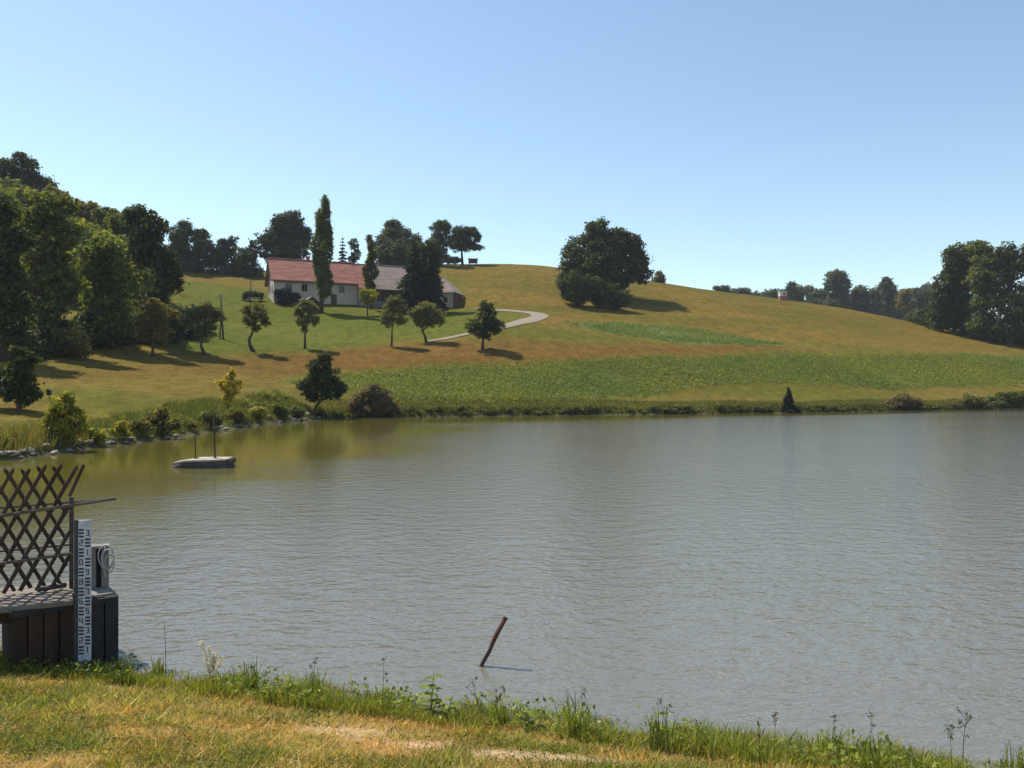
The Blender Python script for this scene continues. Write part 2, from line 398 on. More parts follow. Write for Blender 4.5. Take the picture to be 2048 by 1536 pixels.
# ------------------------------------------------------------------ pond water
wm, t, b = mat('pond_water')
b.inputs['Roughness'].default_value = 0.06
b.inputs['IOR'].default_value = 1.6; b.inputs['Specular IOR Level'].default_value = 0.5
tc = t.nodes.new('ShaderNodeTexCoord')
def wn(stretch, scale, det, rot=0.0, rough=.55):
    mp = t.nodes.new('ShaderNodeMapping'); mp.inputs['Scale'].default_value = stretch; mp.inputs['Rotation'].default_value = (0, 0, rot)
    n = t.nodes.new('ShaderNodeTexNoise'); n.inputs['Scale'].default_value = scale; n.inputs['Detail'].default_value = det; n.inputs['Roughness'].default_value = rough
    t.links.new(tc.outputs['Object'], mp.inputs[0]); t.links.new(mp.outputs[0], n.inputs['Vector']); return n
a1 = wn((0.72, 1.0, 1), 8.0, 3, math.radians(8)); a2 = wn((0.66, 1.0, 1), 2.7, 2, math.radians(-6)); wind = wn((0.3, 1.0, 1), 0.075, 4, 0.15)
sep = t.nodes.new('ShaderNodeSeparateXYZ'); t.links.new(tc.outputs['Object'], sep.inputs[0])
# lee of the far bank and the wood: calm water there, wind on the open part (edge made ragged by the gust noise)
def mth(op, x, y=None):
    n = t.nodes.new('ShaderNodeMath'); n.operation = op
    for k, v in enumerate((x, y)):
        if v is None: continue
        if isinstance(v, (int, float)): n.inputs[k].default_value = v
        else: t.links.new(v, n.inputs[k])
    return n.outputs[0]
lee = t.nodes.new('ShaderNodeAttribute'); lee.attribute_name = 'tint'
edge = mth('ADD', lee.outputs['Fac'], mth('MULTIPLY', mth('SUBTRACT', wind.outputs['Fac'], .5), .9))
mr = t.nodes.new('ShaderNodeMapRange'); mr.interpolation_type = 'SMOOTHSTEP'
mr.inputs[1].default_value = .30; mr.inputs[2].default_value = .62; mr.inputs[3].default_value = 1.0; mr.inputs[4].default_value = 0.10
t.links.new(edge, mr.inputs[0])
# silty grey-green in the open, olive reflection of the slopes painted in along the far and left shore
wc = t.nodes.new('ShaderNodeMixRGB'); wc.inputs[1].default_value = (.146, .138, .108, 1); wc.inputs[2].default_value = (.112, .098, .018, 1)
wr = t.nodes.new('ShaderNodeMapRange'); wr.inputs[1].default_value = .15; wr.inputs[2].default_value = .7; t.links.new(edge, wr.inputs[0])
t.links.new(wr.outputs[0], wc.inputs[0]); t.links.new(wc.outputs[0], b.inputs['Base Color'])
gust = t.nodes.new('ShaderNodeMapRange'); gust.inputs[1].default_value = .35; gust.inputs[2].default_value = .65; gust.inputs[3].default_value = .65; gust.inputs[4].default_value = 1.1
t.links.new(wind.outputs['Fac'], gust.inputs[0])
amp = mth('MULTIPLY', mr.outputs[0], gust.outputs[0])
b1 = t.nodes.new('ShaderNodeBump'); b1.inputs['Distance'].default_value = 0.046; t.links.new(a2.outputs['Fac'], b1.inputs['Height']); t.links.new(amp, b1.inputs['Strength'])
b2 = t.nodes.new('ShaderNodeBump'); b2.inputs['Distance'].default_value = 0.031; t.links.new(a1.outputs['Fac'], b2.inputs['Height']); t.links.new(amp, b2.inputs['Strength'])
t.links.new(b1.outputs[0], b2.inputs['Normal']); t.links.new(b2.outputs[0], b.inputs['Normal'])
wx = np.arange(POND[:, 0].min() - 2, POND[:, 0].max() + 2, 1.4); wy = np.arange(POND[:, 1].min() - 2, POND[:, 1].max() + 2, 1.4)
WX, WY = np.meshgrid(wx, wy); WP = np.stack([WX.ravel(), WY.ravel()], 1)
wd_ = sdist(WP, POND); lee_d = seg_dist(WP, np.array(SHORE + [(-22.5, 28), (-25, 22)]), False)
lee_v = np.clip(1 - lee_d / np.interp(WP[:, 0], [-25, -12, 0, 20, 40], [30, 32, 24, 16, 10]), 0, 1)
wi = np.arange(len(WP)).reshape(WX.shape); wq = np.stack([wi[:-1, :-1], wi[:-1, 1:], wi[1:, 1:], wi[1:, :-1]], -1).reshape(-1, 4)
wq = wq[(wd_[wq] < 1.6).any(1)]
used_ = np.unique(wq); rem_ = np.full(len(WP), -1); rem_[used_] = np.arange(len(used_))
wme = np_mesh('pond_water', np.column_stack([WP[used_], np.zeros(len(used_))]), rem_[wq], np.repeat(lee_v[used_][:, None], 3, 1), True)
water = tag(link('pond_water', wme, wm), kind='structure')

# ------------------------------------------------------------------ farm track
def catmull(pts, step):
    pts = [np.array(p, float) for p in pts]; P_ = [pts[0]] + pts + [pts[-1]]; out = []
    for i in range(1, len(P_) - 2):
        n = max(2, int(np.hypot(*(P_[i + 1] - P_[i])[:2]) / step))
        for k in range(n):
            u = k / n; a_, b_, c_, d_ = P_[i - 1], P_[i], P_[i + 1], P_[i + 2]
            out.append(.5 * ((2 * b_) + (-a_ + c_) * u + (2 * a_ - 5 * b_ + 4 * c_ - d_) * u * u + (-a_ + 3 * b_ - 3 * c_ + d_) * u ** 3))
    out.append(pts[-1]); return np.array(out)
tr = catmull([at(*p) for p in [(850, 684), (890, 678), (930, 670), (1000, 655),
                                (1050, 643), (1079, 634), (1068, 627), (1020, 622), (950, 618)]], 1.0)
tv = []; tf = []; NW = 5
for i, p in enumerate(tr):
    d = tr[min(i + 1, len(tr) - 1)] - tr[max(i - 1, 0)]; nv = np.array([d[1], -d[0]]) / max(np.hypot(*d), 1e-6)
    wd = float(np.interp(p[0], [-45, -25, -14, -6, 2], [.2, .2, .25, .7, 1.45])) + .12 * math.sin(i * .7)
    for k in range(NW):
        q = p + nv * wd * (k / (NW - 1) * 2 - 1); tv.append((q[0], q[1], hgt(*q) + .05 + (.03 if k in (0, NW - 1) else 0.045)))
for i in range(len(tr) - 1):
    for k in range(NW - 1): a_ = i * NW + k; tf.append((a_, a_ + 1, a_ + NW + 1, a_ + NW))
tag(link('track', np_mesh('track', tv, np.array(tf), None, True), M['gravel']), kind='structure')

# ------------------------------------------------------------------ foliage
PAL = {
    'dark':   [(.030, .048, .018), (.040, .060, .020), (.052, .075, .024)],
    'blue':   [(.032, .050, .030), (.042, .062, .034), (.055, .078, .038)],
    'mid':    [(.045, .070, .018), (.062, .092, .022), (.080, .110, .026)],
    'bright': [(.075, .115, .018), (.095, .140, .022), (.120, .160, .028)],
    'olive':  [(.070, .078, .026), (.090, .095, .030), (.110, .110, .036)],
    'yellow': [(.34, .29, .03), (.42, .34, .035), (.26, .25, .035)],
    'ygreen': [(.125, .14, .028), (.165, .17, .038), (.10, .12, .026)],
    'conif':  [(.018, .030, .018), (.024, .038, .022), (.032, .046, .024)],
    'brown':  [(.10, .085, .045), (.085, .09, .035), (.12, .095, .06)],
    'fruit':  [(.066, .082, .032), (.096, .106, .042), (.11, .10, .052)],
}
GAIN = {'dark': (1.3, 1.12, .95), 'mid': (1.75, 1.42, 1.15), 'bright': (1.2, 1.02, 1.0), 'blue': (1.55, 1.4, 1.5), 'conif': (1.2, 1.1, 1.2), 'yellow': (1.1, 1.0, .9), 'ygreen': (1.95, 1.7, 1.1), 'olive': (1.8, 1.55, 1.25), 'brown': (1.5, 1.35, 1.3), 'fruit': (1.65, 1.65, 1.35)}
for k_ in PAL: PAL[k_] = [tuple(v * g for v, g in zip(c_, GAIN[k_])) for c_ in PAL[k_]]
def leaves(cent, size, nrm_, pal, tint, r):
    """one rhombic leaf clump per centre"""
    n = len(cent)
    nr = nrm_ + r.normal(0, .55, (n, 3)); nr /= np.linalg.norm(nr, axis=1)[:, None] + 1e-9
    ref = r.normal(0, 1, (n, 3)); tx = np.cross(nr, ref); tx /= np.linalg.norm(tx, axis=1)[:, None] + 1e-9
    ty = np.cross(nr, tx); sz = (size * r.uniform(.6, 1.35, n))[:, None]
    bend = nr * sz * r.uniform(-.25, .25, (n, 1))
    V = np.stack([cent - tx * sz * .62, cent - ty * sz * .36 + bend, cent + tx * sz * .62, cent + ty * sz * .36 + bend], 1).reshape(-1, 3)
    pc = np.array(pal)[r.integers(0, len(pal), n)] * tint * np.where(r.random((n, 1)) < .12, 1.55, r.uniform(.82, 1.18, (n, 1)))
    return V, np.arange(n * 4).reshape(-1, 4), np.repeat(pc, 4, 0)
def sph(r, n):
    v = r.normal(0, 1, (n, 3)); return v / np.linalg.norm(v, axis=1)[:, None]
def crown_mesh(name, lobes, leaf, cover, pal, seed, sub=(.24, .40), hollow=.5, gap=0.0):
    """lobes: (x, y, z, rx, ry, rz) in metres; sub-clumps sit on the lobes, leaves on the sub-clumps"""
    r = np.random.default_rng(seed); VV = []; CC = []; clumps = []
    for (x, y, z, rx, ry, rz) in lobes:
        rm = (rx * ry * rz) ** (1 / 3); rs0 = max(.5 * (sub[0] + sub[1]) * rm * .8, leaf * 1.2)
        n = int(max(6, 4 * rm * rm / (rs0 * rs0) * 1.9))
        u = sph(r, n); rad = r.uniform(hollow ** 2, 1.12, n) ** .5
        rad *= .82 + .36 * r.random(n) ** 2
        c = np.array([x, y, z]) + u * np.array([rx, ry, rz]) * (rad * (1 - .45 * rs0 / rm))[:, None]
        keep = r.random(n) > gap
        for k in np.nonzero(keep)[0]:
            rs = rs0 * r.choice([.35, .5, .7, .95, 1.3]); clumps.append((c[k], rs, u[k]))
    for c, rs, u in clumps:
        n = int(max(6, cover * .92 * 4 * math.pi * rs * rs / (leaf * leaf * .9)))
        v = sph(r, n); v = v + u * .3; v /= np.linalg.norm(v, axis=1)[:, None]
        p = c + v * (rs * np.abs(r.normal(.85, .34, n)))[:, None] * np.array([1.15, 1.15, .75]) - np.array([0, 0, .25]) * rs * r.random((n, 1)) ** 2
        tint = np.array([1, 1, 1]) * r.uniform(.75, 1.3) * np.array([r.uniform(.88, 1.16), 1, r.uniform(.85, 1.1)])
        V, _, Cc = leaves(p, leaf, v * .8 + np.array([0, 0, .55]), pal, tint, r); VV.append(V); CC.append(Cc)
    V = np.concatenate(VV); C = np.concatenate(CC)
    return np_mesh(name, V, np.arange(len(V)).reshape(-1, 4), C), clumps

def trunk_mesh(pts, rad, limbs, name='trunk', twigs=()):
    mb = MB(); mb.tube(pts, rad, 8)
    for l, r_ in limbs: mb.tube(l, r_, 6)
    for l, r_ in twigs: mb.tube(l, r_, 4, False)
    me = mb.mesh(name)
    for p in me.polygons: p.use_smooth = True
    return me

SEED = [100]
def tree(name, label, cat, pos, lobes, pal='mid', leaf=.19, cover=1.0, trunk=None, tr_r=None, group=None, bark='bark', s=None, sub=(.24, .40),
         gap=0.12, hollow=.5, yoff=None, limb_n=6, sat=1.0):
    """pos: world (x, y) of the foot. lobes: (dx, dy_up, rx, ry) in photo pixels at that distance. trunk: (dx, dy_up) pixels"""
    SEED[0] += 1; sd_ = SEED[0]; r = np.random.default_rng(sd_)
    X, Y = pos; s = s or Y / F; z = hgt(X, Y)
    o = empty(name, (X, Y, z)); tag(o, label, cat, group)
    L = []
    for i, lb in enumerate(lobes):
        dx, dy, rx, ry = lb[:4]; dep = lb[4] if len(lb) > 4 else r.uniform(-.35, .35) * rx
        L.append((dx * s, dep * s, dy * s, rx * s, max(rx, ry * .5) * s * .95, ry * s))
    if sat and len(L) < 14:
        for q_ in range(int(len(L) * sat)):
            l = L[int(r.integers(0, len(L)))]; d_ = sph(r, 1)[0]; d_[2] = abs(d_[2]) * .9 - .15; k_ = r.uniform(.22, .55)
            L.append((l[0] + d_[0] * l[3] * .98, l[1] + d_[1] * l[4] * .98, l[2] + d_[2] * l[5] * 1.0, l[3] * k_ * r.uniform(.8, 1.4), l[4] * k_, l[5] * k_))
    me, cl = crown_mesh('crown', L, leaf, cover, PAL[pal] if isinstance(pal, str) else pal, sd_, sub, hollow, gap)
    top = max(l[2] for l in L)
    if trunk is None: trunk = [(0, 0), (lobes[0][0] * .6, lobes[0][1] * .8)]
    H = max(d[1] for d in trunk) * s
    tr_r = tr_r or max(.06, .022 * (top + 1))
    tp = [Vector((d[0] * s, 0, d[1] * s)) for d in trunk]; tp[0].z = -.35
    rr = [tr_r * (1.25 if i == 0 else 1 - .55 * i / max(1, len(tp) - 1)) for i in range(len(tp))]
    limbs = []
    for l in L[:len(lobes)]:
        e_ = Vector(l[:3]); zt = min(tp[-1].z, e_.z - .8 * math.hypot(e_.x, e_.y) - .1); st = tp[-1]
        for i_ in range(1, len(tp)):
            if tp[i_ - 1].z <= zt <= tp[i_].z: st = tp[i_ - 1].lerp(tp[i_], (zt - tp[i_ - 1].z) / max(1e-6, tp[i_].z - tp[i_ - 1].z))
        if zt < H * .45: st = tp[-1] if len(tp) < 3 else tp[-2]
        mid_ = (st + e_) * .5 + Vector(r.normal(0, .12, 3)) * (e_ - st).length
        limbs.append(([st, mid_, e_], [tr_r * .5, tr_r * .36, tr_r * .18]))
    ks = r.choice(len(cl), min(len(cl), limb_n * len(L)), replace=False)
    tw = []
    for k in ks:
        c, rs, u = cl[k]; c = Vector(c); li = min(L, key=lambda l: (Vector(l[:3]) - c).length); st = Vector(li[:3])
        st = st.lerp(tp[-1], .35); m_ = (st + c) * .5 + Vector((0, 0, -.06 * (c - st).length))
        tw.append(([st, m_, c], [tr_r * .22, tr_r * .15, tr_r * .05]))
    link('trunk', trunk_mesh(tp, rr, limbs, 'trunk', tw), M[bark], o)
    link('crown', me, M['leaf'], o)
    return o
def T(name, label, cat, foot, lobes, **k):
    """foot: photo pixel of the foot on the ground, or (x, None, Y) for a foot hidden behind something"""
    if foot[1] is None: pos = ((foot[0] - 1024) / F * foot[2], foot[2]); s_ = pos[1] / F
    else: pos = at(*foot); s_ = pos[1] / F
    if 'top' in k:      # the foot is hidden: lobes are given by absolute photo rows
        zr = EYE + 770 * s_ - hgt(*pos); k.pop('top')
        lobes = [(l[0] - foot[0], (zr - l[1] * s_) / s_) + tuple(l[2:]) for l in lobes]
        if k.get('trunk'): k['trunk'] = [(p[0] - foot[0], 0 if i_ == 0 else (zr - p[1] * s_) / s_) for i_, p in enumerate(k['trunk'])]
    elif foot[1] is not None:
        lobes = [(l[0] - foot[0], foot[1] - l[1]) + tuple(l[2:]) for l in lobes]
        if k.get('trunk'): k['trunk'] = [(p[0] - foot[0], foot[1] - p[1]) for p in k['trunk']]
    return tree(name, label, cat, pos, lobes, s=s_, **k)

# --- the orchard row
G = 'fruit trees along the track'
T('fruit_tree', 'olive grey fruit tree half in the shade of the dark wood, first of the row', 'tree', (305, 712),
  [(300, 640, 30, 26), (328, 628, 22, 20), (285, 668, 22, 20), (322, 664, 26, 22), (310, 612, 20, 14)], pal='olive', trunk=[(305, 712), (306, 685), (305, 660)], group=G, gap=.5, sub=(.17, .34), hollow=.3, sat=3.0, leaf=.16)
T('fruit_tree', 'fruit tree with a trunk forking into a wide V, beside the leaning utility pole', 'tree', (412, 711),
  [(388, 628, 22, 16), (412, 620, 24, 16), (432, 632, 18, 16), (376, 645, 14, 10), (420, 652, 14, 11), (395, 665, 8, 9)], pal='fruit',
  trunk=[(412, 711), (402, 692), (404, 684), (396, 668)], tr_r=.2, group=G, gap=.5, sub=(.17, .34), hollow=.3, sat=3.0, leaf=.16)
T('fruit_tree', 'fruit tree with a bowed S-shaped trunk and thin uneven crown', 'tree', (509, 703),
  [(500, 640, 16, 16), (522, 628, 18, 15), (530, 645, 12, 10), (492, 620, 12, 12), (512, 655, 12, 8), (518, 612, 12, 8)], pal='olive',
  trunk=[(509, 703), (500, 690), (498, 679), (504, 667), (510, 652)], tr_r=.24, group=G, gap=.5, sub=(.17, .34), hollow=.3, sat=3.0, leaf=.16)
T('fruit_tree', 'upright fruit tree with a gappy crown and straight trunk below the farmhouse hut', 'tree', (610, 698),
  [(598, 622, 14, 14), (622, 618, 14, 14), (606, 642, 16, 11), (630, 640, 11, 13), (612, 606, 14, 9), (606, 660, 8, 8)], pal='fruit',
  trunk=[(610, 698), (610, 675), (611, 655)], tr_r=.17, group=G, gap=.5, sub=(.17, .34), hollow=.3, sat=3.0, leaf=.16)
T('fruit_tree', 'tall fruit tree on a thin straight trunk, left of two with touching crowns', 'tree', (783, 693),
  [(778, 622, 16, 20), (795, 612, 16, 20), (800, 640, 14, 14), (772, 645, 12, 14), (786, 600, 14, 10)], pal='fruit',
  trunk=[(783, 693), (784, 665), (785, 645)], tr_r=.13, group=G, gap=.5, sub=(.17, .34), hollow=.3, sat=3.0, leaf=.16)
T('fruit_tree', 'broad fruit tree with a bent trunk, right of two with touching crowns', 'tree', (854, 686),
  [(838, 632, 22, 18), (868, 632, 22, 18), (852, 614, 20, 12), (850, 646, 24, 11), (880, 640, 12, 12)], pal='fruit',
  trunk=[(854, 686), (850, 673), (844, 660), (848, 648)], tr_r=.2, group=G, gap=.5, sub=(.17, .34), hollow=.3, sat=3.0, leaf=.16)
T('fruit_tree', 'compact dark green fruit tree standing alone at the right end of the row', 'tree', (965, 699),
  [(970, 630, 22, 22), (952, 650, 22, 18), (990, 652, 22, 18), (970, 662, 26, 16), (972, 612, 12, 12), (945, 660, 12, 8)], pal='dark',
  trunk=[(965, 699), (966, 684), (968, 668)], tr_r=.22, group=G, gap=.5, sub=(.17, .34), hollow=.3, sat=3.0, leaf=.16)
T('young_tree', 'small light green round tree in front of the barn', 'tree', (735, 632),
  [(735, 594, 17, 15), (728, 585, 10, 10), (745, 598, 10, 9)], pal='ygreen', trunk=[(735, 632), (735, 615), (735, 604)], tr_r=.13)

# --- poplars and conifers at the farm
def column_lobes(x, y0, y1, wd, seed, n=30):
    r = random.Random(seed); out = []; H = y1 - y0
    for i in range(n):
        u = (i + .5) / n; ww = wd * (.30 + .75 * math.sin(math.pi * (.10 + .82 * u)) ** .9)
        rx = r.uniform(.20, .34) * wd; ry = H * r.uniform(.07, .13)
        out.append((x + r.uniform(-1, 1) * max(0, ww - rx), y0 + H * u + r.uniform(-.02, .02) * H, rx, ry, r.uniform(-1, 1) * max(0, ww - rx)))
    return out
def farm_y(p): return p
T('poplar', 'tall narrow poplar column rising in front of the red roof', 'tree', (643, None, 135), top=1, lobes=column_lobes(646, 408, 590, 23, 1, 46), pal='mid', leaf=.22, trunk=[(643, 606), (644, 520), (646, 415)], tr_r=.3, sub=(.3, .5), cover=1.1)
T('poplar', 'shorter slim poplar between the red roof and the grey barn roof', 'tree', (742, None, 142), top=1,
  lobes=column_lobes(742, 478, 580, 17, 2, 28), pal='mid', leaf=.22, trunk=[(742, 607), (742, 560), (742, 490)], tr_r=.22, sub=(.3, .5), cover=1.1)

def conifer(name, label, foot, top, half, pal='conif', droop=.35, levels=15, leaf=.24, pos=None, group=None):
    SEED[0] += 1; r = np.random.default_rng(SEED[0])
    X, Y = pos or at(*foot); s = Y / F; z0 = hgt(X, Y)
    H = (EYE - (top - 770) * s) - z0; R = half * s
    o = tag(empty(name, (X, Y, z0)), label, 'tree', group)
    VV = []; CC = []; mb = MB(); mb.tube([(0, 0, -.3), (0, 0, H * .5), (0, 0, H * .98)], [.022 * H, .012 * H, .02], 7)
    p_ = np.array(PAL[pal])
    for k in range(levels):
        u = k / levels; zz = H * (.06 + .93 * u); rr = R * (1 - u) ** .85 * r.uniform(.8, 1.12) + .03 * R
        nb = int(max(5, 13 * (1 - u) + 4))
        for j in range(nb):
            a_ = r.uniform(0, 2 * math.pi); L = rr * r.uniform(.65, 1.15); d = np.array([math.cos(a_), math.sin(a_), 0])
            tip = d * L + np.array([0, 0, zz - droop * L]); st = np.array([0, 0, zz])
            mb.tube([st, st * .5 + tip * .5 + np.array([0, 0, .04 * L]), tip], [.03, .02, .008], 4, False)
            n = int(max(14, 42 * L / leaf * .42)); tt = r.random(n) ** .7
            wd_ = (1 - tt) * .35 * L * .7 + .12
            side = np.array([-d[1], d[0], 0])
            P_ = st + (tip - st) * tt[:, None] + side * (r.normal(0, .6, n) * wd_)[:, None] + np.array([0, 0, 1]) * (-np.abs(r.normal(0, .16, n)) * (.4 + L * .25) + .04)[:, None]
            V, _, C_ = leaves(P_, leaf, np.tile([0, 0, 1.0], (n, 1)) + d * .5, p_, np.ones(3) * r.uniform(.75, 1.3), r); VV.append(V); CC.append(C_)
    V = np.concatenate(VV)
    link('trunk', mb.mesh('trunk'), M['bark'], o)
    link('crown', np_mesh('crown', V, np.arange(len(V)).reshape(-1, 4), np.concatenate(CC)), M['leaf'], o)
    return o
conifer('spruce', 'broad dark spruce with drooping boughs in front of the grey barn roof', None, 476, 44, levels=28, leaf=.3, pos=((828 - 1024) / F * 141, 141))
conifer('spruce', 'narrow dark spruce tight against the right flank of the broad one', None, 482, 30, levels=26, leaf=.3, pos=((862 - 1024) / F * 142, 142))
conifer('spruce', 'thin dark spruce tip showing above the red roof ridge', None, 470, 17, pos=((685 - 1024) / F * 172, 172), levels=14)

T('round_tree', 'broad dark leafy tree wrapped round the spruces before the barn', 'tree', (848, None, 146),
  [(842, 505, 26, 26), (864, 502, 18, 26), (852, 540, 30, 28), (832, 572, 34, 26), (866, 575, 20, 26), (845, 595, 34, 16)], top=1, pal='dark', leaf=.26, tr_r=.3)
# --- trees behind the farm
T('round_tree', 'large round tree rising behind the left end of the red roof', 'tree', (575, None, 182),
  [(575, 455, 34, 30), (550, 478, 26, 26), (602, 475, 24, 30), (575, 500, 44, 26), (590, 438, 20, 18), (560, 440, 16, 14), (530, 500, 14, 20), (575, 530, 40, 22)], top=1, pal='blue', leaf=.43, tr_r=.4)
G = 'row of trees behind the meadow'
T('field_tree', 'tree at the wood end of the row behind the meadow', 'tree', (362, None, 178), [(360, 475, 22, 26), (368, 452, 16, 16), (350, 505, 26, 26), (372, 530, 26, 28)], top=1, pal='blue', leaf=.38, group=G)
T('field_tree', 'round-topped tree, second from the wood in the row behind the meadow', 'tree', (400, None, 180), [(398, 480, 22, 22), (412, 498, 22, 24), (392, 520, 26, 30), (404, 465, 12, 10)], top=1, pal='blue', leaf=.38, group=G)
T('field_tree', 'low bushy tree in the dip of the row behind the meadow', 'tree', (435, None, 180), [(435, 510, 20, 22), (428, 535, 24, 24), (444, 492, 12, 14)], top=1, pal='blue', leaf=.38, group=G)
T('field_tree', 'slim pointed tree in the row behind the meadow', 'tree', (463, None, 180), [(462, 490, 13, 24), (458, 520, 18, 26), (470, 545, 22, 22)], top=1, pal='blue', leaf=.38, group=G)
T('field_tree', 'tree in the row behind the meadow, nearest the farmhouse gable', 'tree', (503, None, 178), [(503, 498, 14, 20), (500, 525, 20, 26), (512, 550, 18, 20), (490, 548, 18, 20)], top=1, pal='blue', leaf=.38, group=G)
T('thin_tree', 'thin see-through tree above the join of red and grey roofs', 'tree', (709, None, 178), [(708, 488, 11, 14), (712, 508, 10, 14), (704, 522, 9, 10)], top=1, pal='blue', leaf=.28, gap=.4)
T('broad_tree', 'wide dark tree crown rising behind the grey barn roof', 'tree', (792, None, 192), [(790, 470, 30, 26), (815, 482, 28, 26), (770, 492, 24, 26), (795, 505, 46, 26), (785, 450, 16, 12), (800, 525, 44, 20)], top=1, pal='blue', leaf=.43, tr_r=.4)
T('hilltop_tree', 'left of the two airy trees on the hill crest', 'tree', (882, None, 197), [(880, 462, 20, 18), (872, 485, 16, 16), (892, 480, 14, 16), (884, 505, 12, 14), (884, 448, 12, 8)], top=1, pal='blue', leaf=.32, gap=.15, tr_r=.3)
T('hilltop_tree', 'right of the two airy trees on the hill crest, flat lower branches reaching right', 'tree', (925, None, 200), [(920, 468, 22, 18), (942, 474, 20, 18), (935, 492, 28, 9), (908, 488, 16, 13), (950, 494, 16, 5), (945, 462, 12, 10)], top=1, pal='blue', leaf=.32, gap=.1, tr_r=.3)
T('hedge_shrub', 'low dark shrub under the two crest trees', 'shrub', (900, None, 200), [(893, 518, 14, 9), (908, 520, 12, 7), (878, 520, 14, 9)], top=1, pal='blue', leaf=.3, tr_r=.06)

# --- the big tree on the slope
T('big_tree', 'huge rounded dark tree standing alone on the golden slope', 'tree', (1218, 596),
  [(1192, 462, 25, 24), (1168, 492, 34, 30), (1215, 500, 42, 34), (1255, 510, 36, 34), (1150, 525, 32, 34), (1195, 530, 50, 34), (1275, 532, 24, 24), (1140, 560, 24, 28), (1250, 475, 18, 12), (1235, 545, 50, 30), (1180, 560, 44, 30), (1285, 550, 18, 18), (1225, 570, 34, 18), (1224, 478, 30, 22), (1262, 488, 26, 20)],
  pal='dark', leaf=.45, trunk=[(1218, 596), (1216, 575), (1212, 545)], tr_r=.75, cover=1.15)
T('slope_shrub', 'big leafy bush hiding the foot of the huge tree on its left', 'shrub', (1160, 612),
  [(1150, 570, 30, 24), (1178, 572, 28, 22), (1155, 592, 28, 18), (1135, 585, 16, 18)], pal='dark', leaf=.32, tr_r=.12)
T('slope_shrub', 'lower leafy bush in front of the huge tree trunk', 'shrub', (1225, 620),
  [(1215, 585, 24, 18), (1240, 595, 22, 18), (1222, 605, 28, 14), (1200, 600, 18, 14)], pal='dark', leaf=.32, tr_r=.12)
T('crest_sapling', 'small pale sapling on the skyline right of the huge tree', 'tree', (1318, None, 196), [(1318, 552, 10, 12), (1322, 562, 9, 8), (1310, 560, 6, 8)], top=1, pal='olive', leaf=.28, gap=.3, tr_r=.07)

# --- far trees right of the hill
G = 'far trees behind the hill'
FT = [(1446, 330, [(1446, 579, 14, 10), (1446, 590, 16, 10)], 'small round dark tree peeping over the skyline, leftmost of the far trees'),
      (1489, 330, [(1489, 584, 14, 9), (1490, 596, 16, 10)], 'low round dark tree over the skyline, second of the far trees'),
      (1584, 320, [(1584, 574, 11, 12), (1582, 592, 16, 14), (1590, 605, 18, 14)], 'rounded far tree just right of the white and red hut'),
      (1640, 312, [(1640, 590, 16, 12), (1634, 605, 20, 14)], 'low bushy far tree left of the tall airy one'),
      (1677, 300, [(1675, 552, 22, 16), (1685, 570, 20, 16), (1664, 570, 14, 14), (1678, 595, 24, 22), (1670, 612, 24, 14)], 'tallest airy tree among the far trees behind the hill'),
      (1722, 300, [(1722, 590, 14, 16), (1720, 608, 20, 16)], 'dark far tree right of the tall airy one'),
      (1745, 298, [(1745, 594, 13, 16), (1746, 612, 18, 14)], 'narrow far tree in the middle of the dip'),
      (1776, 305, [(1776, 568, 17, 15), (1778, 590, 18, 18), (1776, 610, 18, 14)], 'round-topped far tree standing above its neighbours near the right wood'),
      (1812, 296, [(1812, 592, 17, 14), (1815, 610, 20, 14)], 'olive far tree just left of the right wood'),
      (1842, 290, [(1842, 590, 17, 16), (1845, 612, 20, 16)], 'far tree half hidden by the right wood')]
for x, Y, lb, lab in FT:
    T('far_tree', lab, 'tree', (x, None, Y), lb, top=1, pal='olive' if 'olive' in lab else 'blue', leaf=.62, group=G, limb_n=2, gap=.2 if 'airy' in lab else 0)
fl = []
for x in np.arange(1405, 1880, 9.0):
    Y = 355 + random.uniform(-8, 8); s = Y / F; X = (x - 1024) / F * Y
    top = 578 + 6 * math.sin(x * .05) + random.uniform(-5, 5) + (6 if x < 1540 else 0)
    for k in range(3 if x < 1640 else 5): fl.append((X + random.uniform(-2, 2), Y + random.uniform(-3, 3), EYE + (770 - top - 9 - 14 * k) * s, 2.6, 2.6, 2.4))
me, _ = crown_mesh('far_wood', fl, .95, .5, PAL['blue'], 55)
tag(link('far_wood', me, M['leaf']), 'continuous line of far bluish woodland behind the hill', 'wood', kind='stuff')
T('slope_shrub', 'lone dark round bush in the dip left of the right wood', 'shrub', (1782, 630), [(1780, 622, 12, 8), (1788, 624, 8, 6)], pal='dark', leaf=.3, tr_r=.06)

# --- right wood
G = 'trees of the right wood'
RW = [(1846, 650, [(1845, 632, 18, 18), (1858, 640, 14, 14)], 'low dark shrub at the left tip of the right wood', 'dark'),
      (1885, 664, [(1885, 570, 20, 26), (1878, 600, 22, 26), (1892, 625, 26, 26), (1880, 640, 24, 20)], 'left flank tree of the right wood, lower than the crown behind', 'dark'),
      (1920, 668, [(1915, 512, 28, 26), (1930, 540, 30, 28), (1905, 550, 22, 26), (1920, 585, 34, 30), (1925, 625, 32, 30), (1900, 502, 12, 10)], 'tall tree at the left corner of the right wood', 'dark'),
      (1968, 680, [(1965, 502, 26, 22), (1978, 530, 30, 26), (1958, 560, 30, 30), (1972, 600, 34, 34), (1965, 645, 34, 28), (1955, 495, 12, 12)], 'tallest crown of the right wood', 'mid'),
      (2020, 692, [(2015, 508, 26, 22), (2030, 535, 30, 28), (2008, 565, 28, 30), (2022, 610, 36, 34), (2018, 655, 34, 28)], 'right wood tree nearest the picture edge', 'dark'),
      (2078, 699, [(2070, 500, 26, 24), (2082, 540, 32, 30), (2064, 585, 32, 34), (2078, 635, 38, 40)], 'right wood tree cut by the picture edge', 'dark')]
